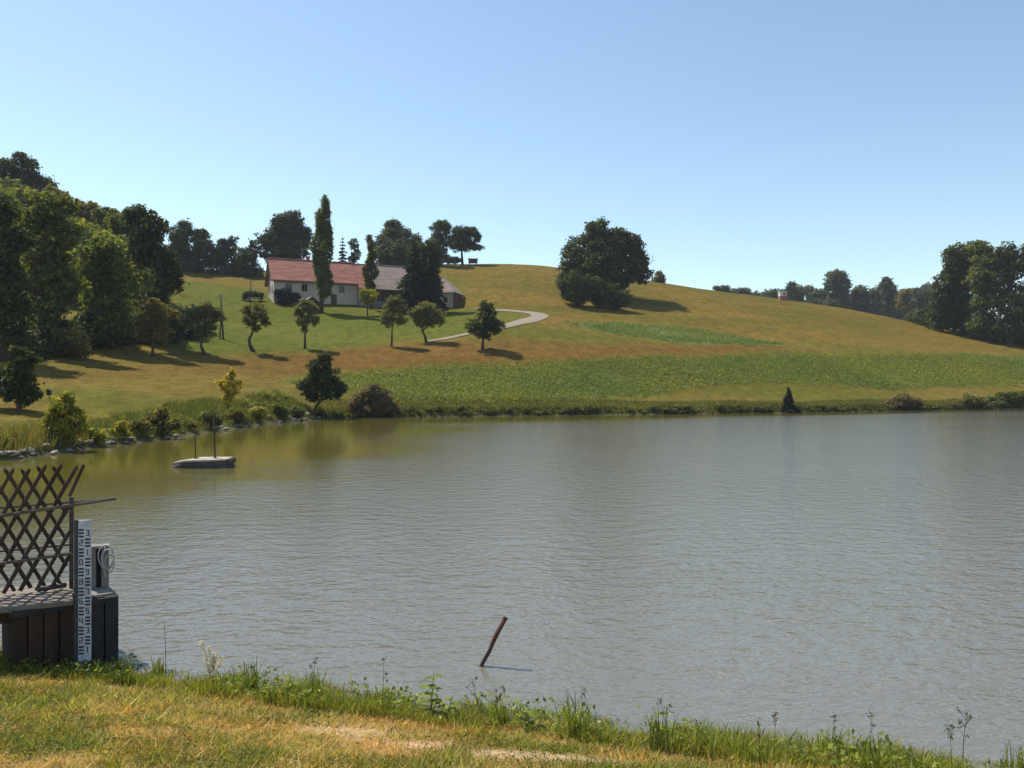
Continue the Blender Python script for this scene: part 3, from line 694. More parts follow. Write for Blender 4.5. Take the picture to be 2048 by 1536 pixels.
for x, y, lb, lab, p in RW:
    T('wood_tree', lab, 'tree', (x, y), lb, pal=p, leaf=.42, group=G, cover=1.0, limb_n=4)

ul = []; r = random.Random(15)
for k in range(46):
    x = 1850 + 245 * r.random(); y = np.interp(x, [1840, 1900, 2048, 2100], [648, 666, 695, 704]) - r.uniform(0, 5); X, Y = at(x, y); Y += r.uniform(2, 9); q = r.uniform(1.2, 2.4)
    ul.append((X, Y, hgt(X, Y) + q * .5, q, q, q * r.uniform(.7, 1.5)))
for k in range(90):
    x = -60 + 410 * r.random(); y = np.interp(x, [-60, 0, 200, 350], [726, 722, 700, 690]) - r.uniform(2, 10); X, Y = at(x, y); Y += r.uniform(1, 10); q = r.uniform(1.2, 2.2)
    ul.append((X, Y, hgt(X, Y) + q * .5, q, q, q * r.uniform(.8, 1.6)))
me, _ = crown_mesh('undergrowth', ul, .5, .42, PAL['dark'], 57)
tag(link('undergrowth', me, M['leaf']), 'dark undergrowth filling the foot of the two woods', 'undergrowth', kind='stuff')

# --- left wood: nearest trees one by one, the hillside mass behind
G = 'edge trees of the left wood'
LW = [((330, 688), [(325, 520, 26, 34), (300, 455, 32, 34), (338, 560, 26, 34), (310, 610, 34, 34), (270, 430, 26, 22), (318, 650, 34, 26), (285, 500, 30, 34)], 'tall dark tree at the right corner of the left wood', 'dark'),
      ((225, 695), [(215, 505, 36, 30), (190, 550, 36, 36), (240, 560, 36, 36), (215, 610, 46, 40), (225, 655, 40, 28), (200, 482, 20, 14)], 'bright green leafy tree in the middle of the left wood edge', 'bright'),
      ((110, 705), [(105, 420, 36, 30), (70, 450, 36, 34), (130, 470, 34, 34), (90, 520, 48, 44), (120, 570, 42, 40), (85, 620, 46, 40)], 'broad tall tree left of the bright green one', 'mid'),
      ((10, 722), [(5, 430, 36, 32), (20, 480, 36, 36), (-5, 540, 44, 44), (25, 600, 42, 44), (5, 660, 46, 36)], 'wood edge tree cut by the left picture border', 'dark')]
for ft, lb, lab, p in LW:
    T('wood_tree', lab, 'tree', ft, lb, pal=p, leaf=.38, group=G, cover=1.05, limb_n=4)
G = 'upper trees of the left wood'
LW2 = [(40, 150, [(40, 335, 36, 28), (10, 350, 34, 28), (62, 365, 34, 26), (20, 390, 46, 34), (50, 420, 46, 34)], 'topmost crown of the left wood against the sky', 'dark'),
       (112, 148, [(105, 390, 22, 20), (120, 400, 24, 22), (100, 425, 30, 28), (125, 450, 30, 30)], 'brownish crown on the falling wood skyline', 'olive'),
       (165, 145, [(155, 415, 22, 20), (178, 425, 22, 22), (165, 455, 34, 30), (170, 490, 34, 34)], 'olive green crown in the middle of the wood skyline', 'olive'),
       (215, 140, [(205, 430, 20, 20), (225, 440, 20, 24), (215, 475, 32, 34)], 'small light crown beside the dark corner tree', 'mid'),
       (252, 126, [(245, 448, 28, 26), (262, 480, 30, 34), (232, 505, 36, 36), (255, 540, 40, 40)], 'rounded crown filling the dip before the dark corner tree', 'mid'),
       (60, 120, [(55, 400, 30, 20), (85, 410, 26, 22), (35, 420, 26, 24), (60, 450, 46, 34)], 'yellow green crown above the broad tall tree', 'bright')]
for x, Y, lb, lab, p in LW2:
    T('wood_tree', lab, 'tree', (x, None, Y), lb, top=1, pal=p, leaf=.42, group=G, cover=1.0, limb_n=3)
fl = []; r = random.Random(5)
for k in range(150):
    x = r.uniform(-260, 300); Y = r.uniform(112, 165)
    lim = np.interp(x, [-260, 0, 60, 110, 160, 220, 300], [300, 322, 350, 405, 430, 455, 480])
    s = Y / F; X = (x - 1024) / F * Y; g_ = hgt(X, Y); ztop = EYE + (770 - lim) * s
    hgt_t = min(15, ztop - g_ - 2)
    if hgt_t < 4: continue
    for q in range(3): fl.append((X + r.uniform(-1, 1), Y + r.uniform(-1, 1), g_ + hgt_t * (.3 + .26 * q), 3.0, 3.0, 2.9))
me, _ = crown_mesh('hillside_wood', fl, .8, .17, PAL['mid'], 56, sub=(.4, .6))
tag(link('hillside_wood', me, M['leaf']), 'dense mass of the wood on the hillside behind the edge trees', 'wood', kind='stuff')
# shrubs in front of the wood
T('wood_shrub', 'rounded pale grey green bush in the shade at the foot of the left wood', 'shrub', (130, 716), [(105, 690, 30, 20), (140, 685, 30, 24), (160, 700, 22, 16), (120, 672, 24, 14)], pal='olive', leaf=.26, tr_r=.1)
T('bank_tree', 'dark bushy tree at the left picture edge with its shadow on the grass', 'tree', (38, 822), [(35, 745, 30, 30), (50, 715, 22, 20), (20, 780, 34, 30), (55, 785, 26, 28), (35, 705, 14, 12), (5, 760, 30, 30)], pal='dark', leaf=.15, tr_r=.12)

# ------------------------------------------------------------------ shrubs and small trees of the bank
def B(name, label, foot, lobes, **k):
    k.setdefault('leaf', .14); k.setdefault('tr_r', .05)
    return T(name, label, k.pop('cat', 'shrub'), foot, lobes, **k)
B('leaning_tree', 'dark green small tree leaning over the far bank, left of the brown shrub', (628, 829),
  [(645, 760, 34, 24), (620, 775, 24, 20), (672, 778, 24, 18), (640, 738, 22, 20), (650, 722, 14, 12), (665, 790, 26, 10), (625, 795, 14, 10)],
  pal='dark', leaf=.19, trunk=[(628, 829), (632, 815), (642, 802), (648, 785)], tr_r=.17, cat='tree')
B('brown_shrub', 'wide olive brown twiggy shrub beside the leaning tree', (742, 829),
  [(735, 795, 26, 20), (765, 800, 24, 20), (715, 810, 20, 16), (745, 815, 36, 14), (745, 778, 18, 12), (785, 815, 14, 12)], pal='brown', leaf=.17, gap=.15)
B('yellow_sapling', 'bright yellow leaved sapling on the left bank', (457, 822), [(457, 775, 14, 13), (445, 768, 12, 9), (470, 780, 12, 14), (461, 755, 9, 11), (455, 797, 11, 14), (464, 742, 5, 8), (476, 764, 8, 6)],
  pal='yellow', leaf=.12, cover=.6, trunk=[(457, 822), (456, 800), (457, 780)], tr_r=.05, cat='tree', gap=.2)
B('bank_shrub', 'tall yellow green shrub standing among the pale stones', (128, 893), [(130, 815, 26, 20), (112, 840, 22, 22), (148, 840, 22, 24), (128, 865, 34, 26), (140, 798, 14, 12), (108, 822, 12, 16), (98, 858, 14, 16), (162, 862, 14, 16)], pal='ygreen', leaf=.10, gap=.4)
B('bank_shrub', 'olive shrub on the left bank behind the raft poles', (318, 868), [(312, 838, 22, 18), (335, 850, 18, 18), (300, 855, 18, 16), (318, 862, 28, 12), (325, 825, 12, 10)], pal='olive', leaf=.12)
small = [(192, 886, 20, 'ygreen', 'small leafy bush right of the tall yellow green shrub'), (236, 876, 18, 'ygreen', 'low green bush in the gap between two stone heaps'),
         (275, 870, 20, 'olive', 'low rounded bush just left of the olive shrub'), (380, 858, 13, 'olive', 'tiny olive bush behind the shorter raft pole'),
         (418, 854, 22, 'mid', 'dark green bush behind the taller raft pole'), (470, 846, 20, 'olive', 'green bush below the yellow sapling'),
         (512, 840, 17, 'ygreen', 'green bush over the brightest pale stone'), (560, 836, 16, 'mid', 'low green bush where the stones end'), (592, 834, 15, 'mid', 'low dark bush left of the leaning tree')]
for x, y, rr, p, lab in small:
    B('small_bush', lab, (x, y), [(x, y - rr * .75, rr * .8, rr * .8), (x - rr * .6, y - rr * .45, rr * .6, rr * .55), (x + rr * .55, y - rr * .5, rr * .6, rr * .6)], pal=p, leaf=.12, group='small bushes along the stony bank')
B('reddish_shrub', 'low reddish brown twiggy shrub on the far right bank', (1812, 816), [(1805, 802, 24, 14), (1830, 806, 18, 11), (1785, 808, 16, 9)], pal='brown', leaf=.2, gap=.15)
B('right_shrub', 'dark green bush at the far right end of the far bank', (2025, 812), [(2010, 796, 18, 14), (2035, 796, 20, 15), (1990, 802, 14, 10)], pal='mid', leaf=.2)
B('right_shrub', 'green bush on the far bank right of the reddish one', (1945, 814), [(1940, 800, 18, 13), (1962, 803, 14, 11), (1920, 806, 14, 8)], pal='olive', leaf=.2)
conifer('small_spruce', 'tiny dark cone-shaped spruce on the far bank', (1577, 823), 772, 18, levels=17, leaf=.085, droop=.3)

# ------------------------------------------------------------------ bank fringe, meadow tufts and crops (uncountable)
def blades(name, P_, h, wd, pal, label=None, cat=None, lean=.35, seed=0, seg=1, parent=None, z=None):
    """narrow upright grass blades at the ground points P_"""
    r = np.random.default_rng(seed); n = len(P_)
    z = height(P_[:, 0], P_[:, 1]) if z is None else z
    base = np.stack([P_[:, 0], P_[:, 1], z - .01], 1)
    a_ = r.uniform(0, 2 * np.pi, n); wv = np.stack([np.cos(a_), np.sin(a_), 0 * a_], 1) * (wd * r.uniform(.6, 1.3, n))[:, None] * .5
    hv = h * r.uniform(.55, 1.25, n); l_ = r.normal(0, lean, (n, 2)) * hv[:, None]
    tip = base + np.concatenate([l_, hv[:, None]], 1)
    c = np.asarray(pal); c = c[r.integers(0, len(c), n)] if c.ndim == 2 and len(c) != n else c
    c = c * r.uniform(.75, 1.25, (n, 1))
    if seg == 1:
        V = np.stack([base - wv, base + wv, tip], 1).reshape(-1, 3); Fc = np.arange(n * 3).reshape(-1, 3); C = np.repeat(c, 3, 0)
        me = np_mesh(name, V, Fc, C)
    else:
        midp = base + np.concatenate([l_ * .3, hv[:, None] * .6], 1)
        V = np.stack([base - wv, base + wv, midp + wv * .8, midp - wv * .8, tip], 1).reshape(-1, 3)
        i0 = np.arange(n)[:, None] * 5
        me = np_mesh(name, V, [i0 + np.array([[0, 1, 2, 3]]), i0 + np.array([[3, 2, 4]])], np.repeat(c, 5, 0))
    return link(name, me, M['grass'], parent)
def along(poly, n, r, d0, d1):
    """random points at d0..d1 metres landward of a shoreline"""
    poly = np.asarray(poly); seg = np.diff(poly, axis=0); L = np.hypot(*seg.T); cum = np.concatenate([[0], np.cumsum(L)])
    s_ = r.uniform(0, cum[-1], n); k = np.clip(np.searchsorted(cum, s_) - 1, 0, len(L) - 1)
    nv = np.stack([seg[k, 1], -seg[k, 0]], 1) / L[k][:, None]
    P0 = poly[k] + seg[k] * ((s_ - cum[k]) / L[k])[:, None]
    return P0 + nv * r.uniform(d0, d1, n)[:, None]
SH = np.array([(92, 98)] + SHORE + [(-22.5, 28)])
tst = along(SH, 5, np.random.default_rng(1), 1, 2)
SGN = 1.0 if sdist(tst, POND).mean() > 0 else -1.0
r = np.random.default_rng(21)
far_sh = np.array(SH[:8])
P1 = along(far_sh, 12000, r, SGN * .05, SGN * 1.2)
hv_ = .10 + .62 * fbm(P1[:, 0] / 1.6, P1[:, 1] / 1.6, 3)
tag(blades('bank_grass', P1, hv_, .07, [(.055, .07, .02), (.075, .09, .024), (.11, .115, .03), (.045, .055, .022)], lean=.3, seed=22), 'dark fringe of grass and sedge along the far waterline', 'grass', kind='stuff')
P1 = along(far_sh, 40000, r, SGN * .9, SGN * 5.0)
tag(blades('verge_grass', P1, .09 + .3 * fbm(P1[:, 0] / 2.2, P1[:, 1] / 2.2, 3), .06, [(.11, .125, .028), (.15, .145, .04), (.095, .115, .026), (.17, .145, .05)], lean=.4, seed=23), 'pale uncut verge between the crop and the far bank', 'grass', kind='stuff')
def fringe(name, poly, n, d0, d1, r0, r1, leaf_, pal, seed, label, cov=.8):
    rr_ = np.random.default_rng(seed); P_ = along(poly, n, rr_, SGN * d0, SGN * d1); lob = []
    for p in P_:
        k_ = float(fbm(np.array([p[0] / 5]), np.array([p[1] / 5]), 3)[0]); q = (r0 + (r1 - r0) * rr_.random() ** 2) * (.55 + .9 * k_)
        lob.append((p[0], p[1], max(hgt(*p), 0) + q * .55, q * rr_.uniform(.8, 1.6), q, q * rr_.uniform(.7, 1.15)))
    me_, _ = crown_mesh(name, lob, leaf_, cov, pal, seed)
    return tag(link(name, me_, M['leaf']), label, 'weeds', kind='stuff')
fringe('bank_weeds', far_sh, 260, .15, .8, .14, .5, .15, PAL['mid'] + PAL['olive'] + PAL['dark'], 71, 'uneven dark leafy weeds along the far waterline', .6)
lsh = np.array(SH[7:])
fringe('bank_weeds', lsh, 60, .7, 4.2, .10, .36, .10, PAL['ygreen'] + PAL['bright'], 72, 'low leafy weeds among the stones of the left bank', .5)
P1 = along(lsh, 26000, r, SGN * .25, SGN * 4.5); P1 = P1[fbm(P1[:, 0] / 1.1, P1[:, 1] / 1.1, 3) > .40]
tag(blades('bank_grass', P1, .12 + .55 * fbm(P1[:, 0] / 1.3 + 8, P1[:, 1] / 1.3, 3), .04, [(.11, .14, .028), (.14, .155, .034), (.17, .16, .05), (.085, .115, .025)], lean=.35, seed=24), 'tall mixed grass on the stony left bank', 'grass', kind='stuff')
P1 = np.stack([r.uniform(-24, -15, 5000), r.uniform(31, 38, 5000)], 1); dq = sdist(P1, POND); P1 = P1[(dq > .3) & (dq < 2.2)]
tag(blades('reeds', P1, .75, .05, [(.26, .20, .07), (.20, .17, .05), (.16, .16, .04)], lean=.2, seed=25), 'straw coloured reeds on the left bank by the picture edge', 'reeds', kind='stuff')
# meadow: coarse tufts that break up the mown slopes
def scatter(poly, n, r):
    lo_ = poly.min(0); hi_ = poly.max(0); P_ = r.uniform(lo_, hi_, (n, 2)); return P_[inside(P_, poly)]
def colour_at(P_):
    i = np.clip(np.searchsorted(GX, P_[:, 0]), 0, nx - 1); j = np.clip(np.searchsorted(GY, P_[:, 1]), 0, ny - 1)
    return col[j * nx + i]
VIEW = np.array([(-75, 60), (-26, 33), (-18, 48), (-14, 66), (70, 102), (110, 135), (130, 205), (-25, 212), (-75, 175)])
P1 = scatter(VIEW, 190000, r)
P1 = P1[(sdist(P1, CROP) > 0) & (sdist(P1, POND) > 4.5) & (seg_dist(P1, tr, False) > 1.5)]
tag(blades('meadow_grass', P1, .10, .05, colour_at(P1) * 1.15, lean=.7, seed=26), 'dry mown meadow grass on the slopes', 'grass', kind='stuff')

def crops(name, poly, label, pal, n_per, h, seed, rowdir=(1, 0), gap=.62):
    r = np.random.default_rng(seed); lo_ = poly.min(0); hi_ = poly.max(0); pts = []
    y = lo_[1]
    while y < hi_[1]:
        xs = np.arange(lo_[0], hi_[0], n_per); pts.append(np.stack([xs + r.normal(0, .09, len(xs)), y + .03 * (xs - lo_[0]) + r.normal(0, .06, len(xs))], 1)); y += gap
    P_ = np.concatenate(pts); P_ = P_[inside(P_ + r.normal(0, .8, P_.shape), poly)]
    P_ = P_[fbm(P_[:, 0] / 6, P_[:, 1] / 4, 3) + r.normal(0, .08, len(P_)) > .27]
    P_ = P_[sdist(P_, POND) > 2.5]
    n = len(P_); z = height(P_[:, 0], P_[:, 1]); K = 9
    c = np.repeat(np.stack([P_[:, 0], P_[:, 1], z + h * .55], 1), K, 0) + r.normal(0, h * .42, (n * K, 3)) * np.array([1, 1, .6])
    big = fbm(P_[:, 0] / 10 + 3, P_[:, 1] / 6, 3)
    tint = np.repeat((.8 + .5 * big)[:, None] * np.stack([.85 + .6 * (big - .4), np.ones(n), np.ones(n)], 1), K, 0)
    V, Fc, C = leaves(c, h * .5, np.tile([0, -.1, 1.0], (n * K, 1)), pal, tint, r)
    tag(link(name, np_mesh(name, V, Fc, C), M['grass']), label, 'crop', kind='stuff')
crops('crop_plants', CROP, 'rows of low green leafy crop filling the field above the bank', [(.13, .155, .024), (.17, .19, .032), (.215, .21, .048)], .42, .34, 31)
crops('crop_plants', STRIP, 'narrow light green crop strip below the big tree', [(.12, .15, .035), (.15, .17, .045)], .55, .4, 32)

# ------------------------------------------------------------------ farm buildings
def gable(mb, x0, x1, y0, y1, zb, ze, zr):
    """house body with gable ends at x0 and x1"""
    ym = (y0 + y1) / 2
    mb.add([(x0, y0, zb), (x1, y0, zb), (x1, y1, zb), (x0, y1, zb), (x0, y0, ze), (x1, y0, ze), (x1, y1, ze), (x0, y1, ze), (x0, ym, zr), (x1, ym, zr)],
           [(0, 3, 2, 1), (0, 1, 5, 4), (2, 3, 7, 6), (1, 2, 6, 9, 5), (3, 0, 4, 8, 7), (4, 5, 9, 8), (6, 7, 8, 9)])
def roof_slab(mb, x0, x1, ye, ze, yr, zr, th=.16):
    mb.add([(x0, ye, ze), (x1, ye, ze), (x1, yr, zr), (x0, yr, zr), (x0, ye, ze + th), (x1, ye, ze + th), (x1, yr, zr + th), (x0, yr, zr + th)],
           [(0, 3, 2, 1), (4, 5, 6, 7), (0, 1, 5, 4), (1, 2, 6, 5), (2, 3, 7, 6), (3, 0, 4, 7)])
def window(parent, x, z, wd, h, y=0.0, side='front'):
    mbf = MB(); mbp = MB(); t_ = .09
    def bx(mb, a0, a1, d0, d1, z0, z1):
        if side == 'front': mb.box(a0, a1, y - d1, y - d0, z0, z1)
        else: mb.box(y - d1, y - d0, a0, a1, z0, z1)
    bx(mbf, x - wd / 2 - t_, x - wd / 2, -.04, .06, z - t_, z + h + t_); bx(mbf, x + wd / 2, x + wd / 2 + t_, -.04, .06, z - t_, z + h + t_)
    bx(mbf, x - wd / 2, x + wd / 2, -.04, .06, z + h, z + h + t_); bx(mbf, x - wd / 2, x + wd / 2, -.04, .08, z - t_, z)
    bx(mbf, x - .025, x + .025, -.02, .045, z, z + h)
    bx(mbp, x - wd / 2, x + wd / 2, -.03, .02, z, z + h)
    f = mbf.build('window', M['frame'], parent); mbp.build('pane', M['glass'], f); return f

TH = math.radians(23)
hx, hy, _ = px(548, 605, 140); hz = EYE + (770 - 605) / F * 140
house = tag(empty('farmhouse', (hx, hy, hz), TH), 'long pale farmhouse with a red tiled gable roof', 'house')
HL, HD, ZE, ZR = 14.6, 9.0, 4.25, 8.15
mb = MB(); gable(mb, 0, HL, 0, HD, -2.5, ZE, ZR); mb.build('wall', M['plaster'], house)
mb = MB()
sl = (ZR - ZE) / (HD / 2)
roof_slab(mb, -.6, HL + .05, -.55, ZE - .55 * sl + .03, HD / 2, ZR + .03); roof_slab(mb, -.6, HL + .05, HD + .55, ZE - .55 * sl + .03, HD / 2 + .001, ZR + .03)
roof = mb.build('roof', M['tile_red'], house)
mb = MB(); mb.tube([(-.62, HD / 2, ZR + .22), (HL + .05, HD / 2, ZR + .22)], .14, 8); mb.build('ridge_tiles', M['tile_red'], roof)
mb = MB(); mb.box(6.3, 6.9, 4.9, 5.5, ZR - 1.2, ZR + .9); mb.box(6.2, 7.0, 4.8, 5.6, ZR + .9, ZR + 1.05); mb.build('chimney', M['tile_red'], roof)
mb = MB()
for k in range(2):
    y_ = (-.5, HD / 2)[0] if k == 0 else HD + .5
mb.bar((-.62, -.5, ZE - .35), (-.62, HD / 2, ZR + .02), .06, .28); mb.bar((-.62, HD + .5, ZE - .35), (-.62, HD / 2, ZR + .02), .06, .28)
mb.build('bargeboard', M['wood_dark'], house)
mb = MB(); mb.box(-.5, HL - .05, -.72, -.60, ZE - .62, ZE - .50); mb.build('gutter', M['steel'], house)
for x_ in (2.5, 5.2, 8.8, 11.8): window(house, x_, 2.2, .95, 1.25)
for y_ in (2.6, 5.6): window(house, y_, 2.0, .9, 1.3, 0.0, 'side')
window(house, 4.4, 5.0, .7, .9, 0.0, 'side')
mb = MB(); mb.box(9.9, 10.9, -.05, .03, -.3, 1.9); d = mb.build('door', M['wood_dark'], house)
mb = MB(); mb.box(10.72, 10.78, -.10, -.05, .75, .9); mb.build('handle', M['galv'], d)
mb = MB(); mb.box(-.03, HL, -.04, 0.01, -2.4, -.05); mb.build('plinth', M['plinth'], house)

barn = tag(empty('barn', (hx + math.cos(TH) * HL, hy + math.sin(TH) * HL, hz), TH), 'long barn with a faded grey brown roof adjoining the red roofed house', 'barn')
BL, ZB = 14.6, 8.05
yb = -1.5; zbe = ZB - (HD / 2 - yb) * sl
mb = MB(); mb.add([(.02, yb + .4, -2.5), (BL, yb + .4, -2.5), (BL, HD, -2.5), (.02, HD, -2.5), (.02, yb + .4, zbe + .4 * sl), (BL, yb + .4, zbe + .4 * sl), (BL, HD, ZB - HD / 2 * sl), (.02, HD, ZB - HD / 2 * sl), (.02, HD / 2, ZB), (BL, HD / 2, ZB)],
                  [(0, 1, 5, 4), (2, 3, 7, 6), (1, 2, 6, 9, 5), (3, 0, 4, 8, 7), (4, 5, 9, 8), (6, 7, 8, 9)])
mb.build('wall', M['plinth'], barn)
mb = MB(); roof_slab(mb, .06, 3.0, yb, zbe + .04, HD / 2, ZB + .04); p_ = mb.build('roof', M['tile_red'], barn); p_['label'] = 'newer red tiled end of the barn roof'
mb = MB(); roof_slab(mb, 3.0, BL + .4, yb, zbe + .035, HD / 2, ZB + .035); roof_slab(mb, .06, BL + .4, HD + .5, ZB - (HD / 2 + .5) * sl + .03, HD / 2 + .001, ZB + .03)
rb = mb.build('roof', M['tile_grey'], barn); rb['label'] = 'faded grey brown main barn roof'
mb = MB(); mb.tube([(.06, HD / 2, ZB + .2), (BL + .4, HD / 2, ZB + .2)], .13, 8); mb.build('ridge_tiles', M['tile_grey'], rb)
mb = MB()
for x_ in np.arange(.3, BL - .2, .32): mb.box(x_, x_ + .27, yb + .34, yb + .395, .2, zbe + .35)
sidb = None
for i, x_ in enumerate(np.arange(.3, BL - .3, .9)):
    mb = MB(); mb.box(x_, x_ + .86, yb + .33, yb + .395, .9, zbe + .25); mb.build('plank', M['wood_dark'], barn)
mb = MB(); mb.box(8.2, 11.0, yb + .24, yb + .32, -.8, 2.3); d = mb.build('door', M['wood_dark'], barn)
mb = MB(); mb.box(9.5, 9.56, yb + .17, yb + .24, .7, 1.0); mb.build('handle', M['steel'], d)

# outbuilding at the right end
ox, oy, _ = px(893, 616, 152); ozb = hgt(ox, oy)
out = tag(empty('outbuilding', (ox, oy, ozb), math.radians(-14)), 'small outbuilding with hipped grey roof and dark red end wall right of the spruces', 'building')
mb = MB(); mb.box(-6.5, 1.35, 0, 5.5, -1.5, 2.75); mb.build('wall', M['plaster'], out)
mb = MB(); mb.box(1.355, 1.42, -.02, 5.5, -1.5, 2.73); mb.build('end_wall', M['wood_red'], out)
mb = MB(); e0, e1, y0, y1, ze, zr = -6.9, 1.9, -.5, 6.0, 2.7, 5.9
mb.add([(e0, y0, ze), (e1, y0, ze), (e1, y1, ze), (e0, y1, ze), (e0, 2.75, zr), (-1.4, 2.75, zr), (e0, y0, ze + .14), (e1, y0, ze + .14), (e1, y1, ze + .14), (e0, y1, ze + .14), (e0, 2.75, zr + .14), (-1.4, 2.75, zr + .14)],
       [(0, 3, 2, 1), (6, 7, 11, 10), (7, 8, 11), (8, 9, 10, 11), (0, 1, 7, 6), (1, 2, 8, 7), (2, 3, 9, 8), (3, 0, 6, 10, 9)])
rf = mb.build('roof', M['tile_grey'], out)
mb = MB(); mb.tube([(-1.4, 2.75, zr + .2), (1.9, -.5, ze + .2)], .1, 6); mb.tube([(e0, 2.75, zr + .2), (-1.4, 2.75, zr + .2)], .1, 6); mb.build('ridge_tiles', M['tile_grey'], rf)
window(out, -.2, 1.0, .8, .9)

# small hut in front of the house
sx, sy, _ = px(620, 606, 136); sz = hgt(sx, sy)
hut = tag(empty('wooden_hut', (sx, sy, sz), math.radians(30)), 'small brown wooden hut with a gabled roof before the farmhouse', 'hut')
mb = MB(); mb.add([(-1.3, -1, -.4), (1.3, -1, -.4), (1.3, 1.2, -.4), (-1.3, 1.2, -.4), (-1.3, -1, 1.3), (1.3, -1, 1.3), (1.3, 1.2, 1.3), (-1.3, 1.2, 1.3), (0, -1, 2.15), (0, 1.2, 2.15)],
                  [(0, 1, 5, 8, 4), (2, 3, 7, 9, 6), (1, 2, 6, 5), (3, 0, 4, 7), (4, 8, 9, 7), (5, 6, 9, 8)])
mb.build('wall', M['wood_dark'], hut)
mb = MB()
for s_ in (-1, 1):
    mb.add([(s_ * 1.6, -1.3, 1.14), (0.004 * s_, -1.3, 2.2), (0.004 * s_, 1.5, 2.2), (s_ * 1.6, 1.5, 1.14), (s_ * 1.6, -1.3, 1.24), (0.004 * s_, -1.3, 2.3), (0.004 * s_, 1.5, 2.3), (s_ * 1.6, 1.5, 1.24)],
           [(0, 1, 2, 3), (4, 7, 6, 5), (0, 4, 5, 1), (1, 5, 6, 2), (2, 6, 7, 3), (3, 7, 4, 0)])
mb.build('roof', M['tile_grey'], hut)
mb = MB(); mb.box(-.4, .4, -1.05, -1.0, -.2, 1.3); mb.build('door', M['wood_red'], hut)
# dark shrubbery on the wall, hedge and terrace things
T('wall_shrub', 'dark bluish shrubbery against the left half of the farmhouse wall', 'shrub', (568, 609), [(557, 590, 11, 14), (575, 590, 12, 15), (592, 595, 10, 11), (568, 602, 18, 8)], pal='conif', leaf=.2, tr_r=.06)
T('clipped_hedge', 'low clipped dark hedge on the terrace left of the farmhouse', 'hedge', (503, 602), [(490, 592, 8, 8), (500, 590, 9, 8), (511, 590, 9, 8), (520, 592, 8, 8)], pal='dark', leaf=.16, tr_r=.05)
def garden_table(label, p, rz):
    X, Y = at(*p); o = tag(empty('garden_table', (X, Y, hgt(X, Y)), rz), label, 'table')
    mb = MB(); mb.box(-1.1, 1.1, -.4, .4, .70, .75); mb.build('tabletop', M['white'], o, bevel=.01)
    for x_ in (-.95, .95):
        for y_ in (-.3, .3): mb = MB(); mb.box(x_ - .035, x_ + .035, y_ - .035, y_ + .035, -.15, .70); mb.build('leg', M['wood_dark'], o)
garden_table('long white garden table on the terrace beside the hedge', (508, 604), .15)
def pole(label, foot, top, r_=.11, brace=None, cross=False, name='utility_pole'):
    X, Y = at(*foot); z = hgt(X, Y); s = Y / F; o = tag(empty(name, (X, Y, z)), label, 'pole')
    dx = (top[0] - foot[0]) * s; h = (foot[1] - top[1]) * s
    mb = MB(); mb.tube([(0, 0, -.4), (dx, 0, h)], [r_, r_ * .75], 8); mb.build('shaft', M['wood_dark'], o, True)
    if brace: mb = MB(); mb.tube([(brace * s, .2, -.4), (dx * .6 , 0, h * .72)], [r_ * .9, r_ * .7], 8); mb.build('brace', M['wood_grey'], o, True)
    mb = MB(); mb.box(dx - .22, dx + .22, -.04, .04, h - .32, h - .24)
    ca = mb.build('cross_arm', M['steel'], o)
    for q in (-.17, .17):
        mb = MB(); mb.tube([(dx + q, 0, h - .25), (dx + q, 0, h - .12)], [.035, .025], 6); mb.build('insulator', M['white'], ca)
pole('tall brown utility pole with a slanting brace on the farm lawn', (447, 679), (441, 590), .13, brace=-9)
pole('thin dark pole by the terrace hedge', (501, 614), (501, 560), .09)
# hut on the skyline
X, Y = (1565 - 1024) / F * 186, 186; o = tag(empty('far_hut', (X, Y, hgt(X, Y) - .6)), 'tiny white and red hut on the skyline left of the far trees', 'hut')
mb = MB(); mb.box(-.75, .75, -.7, .7, 0, 1.5); mb.build('base', M['redpaint'], o)
mb = MB(); mb.box(-.77, .77, -.72, .72, 1.5, 2.5); mb.build('wall', M['white'], o)
mb = MB(); mb.box(-.05, .5, -.76, -.725, 1.6, 2.25); mb.build('window', M['redpaint'], o)
mb = MB(); mb.add([(-.9, -.85, 2.5), (.9, -.85, 2.5), (.9, .85, 2.62), (-.9, .85, 2.62), (-.9, -.85, 2.6), (.9, -.85, 2.6), (.9, .85, 2.72), (-.9, .85, 2.72)], [(0, 3, 2, 1), (4, 5, 6, 7), (0, 1, 5, 4), (1, 2, 6, 5), (2, 3, 7, 6), (3, 0, 4, 7)]); mb.build('roof', M['white'], o)
X, Y = (946 - 1024) / F * 200, 200; o = tag(empty('feed_rack', (X, Y, hgt(X, Y))), 'small dark box-shaped rack on the hill crest beside the airy trees', 'rack')
mb = MB(); mb.box(-1.1, 1.1, -.6, .6, .35, 1.3); mb.build('box', M['wood_dark'], o)
for x_ in (-.95, .95):
    for y_ in (-.5, .5): mb = MB(); mb.box(x_ - .08, x_ + .08, y_ - .08, y_ + .08, -.3, .35); mb.build('leg', M['wood_dark'], o)
mb = MB(); mb.box(-1.25, 1.25, -.75, .75, 1.3, 1.42); mb.build('lid', M['wood_dark'], o)
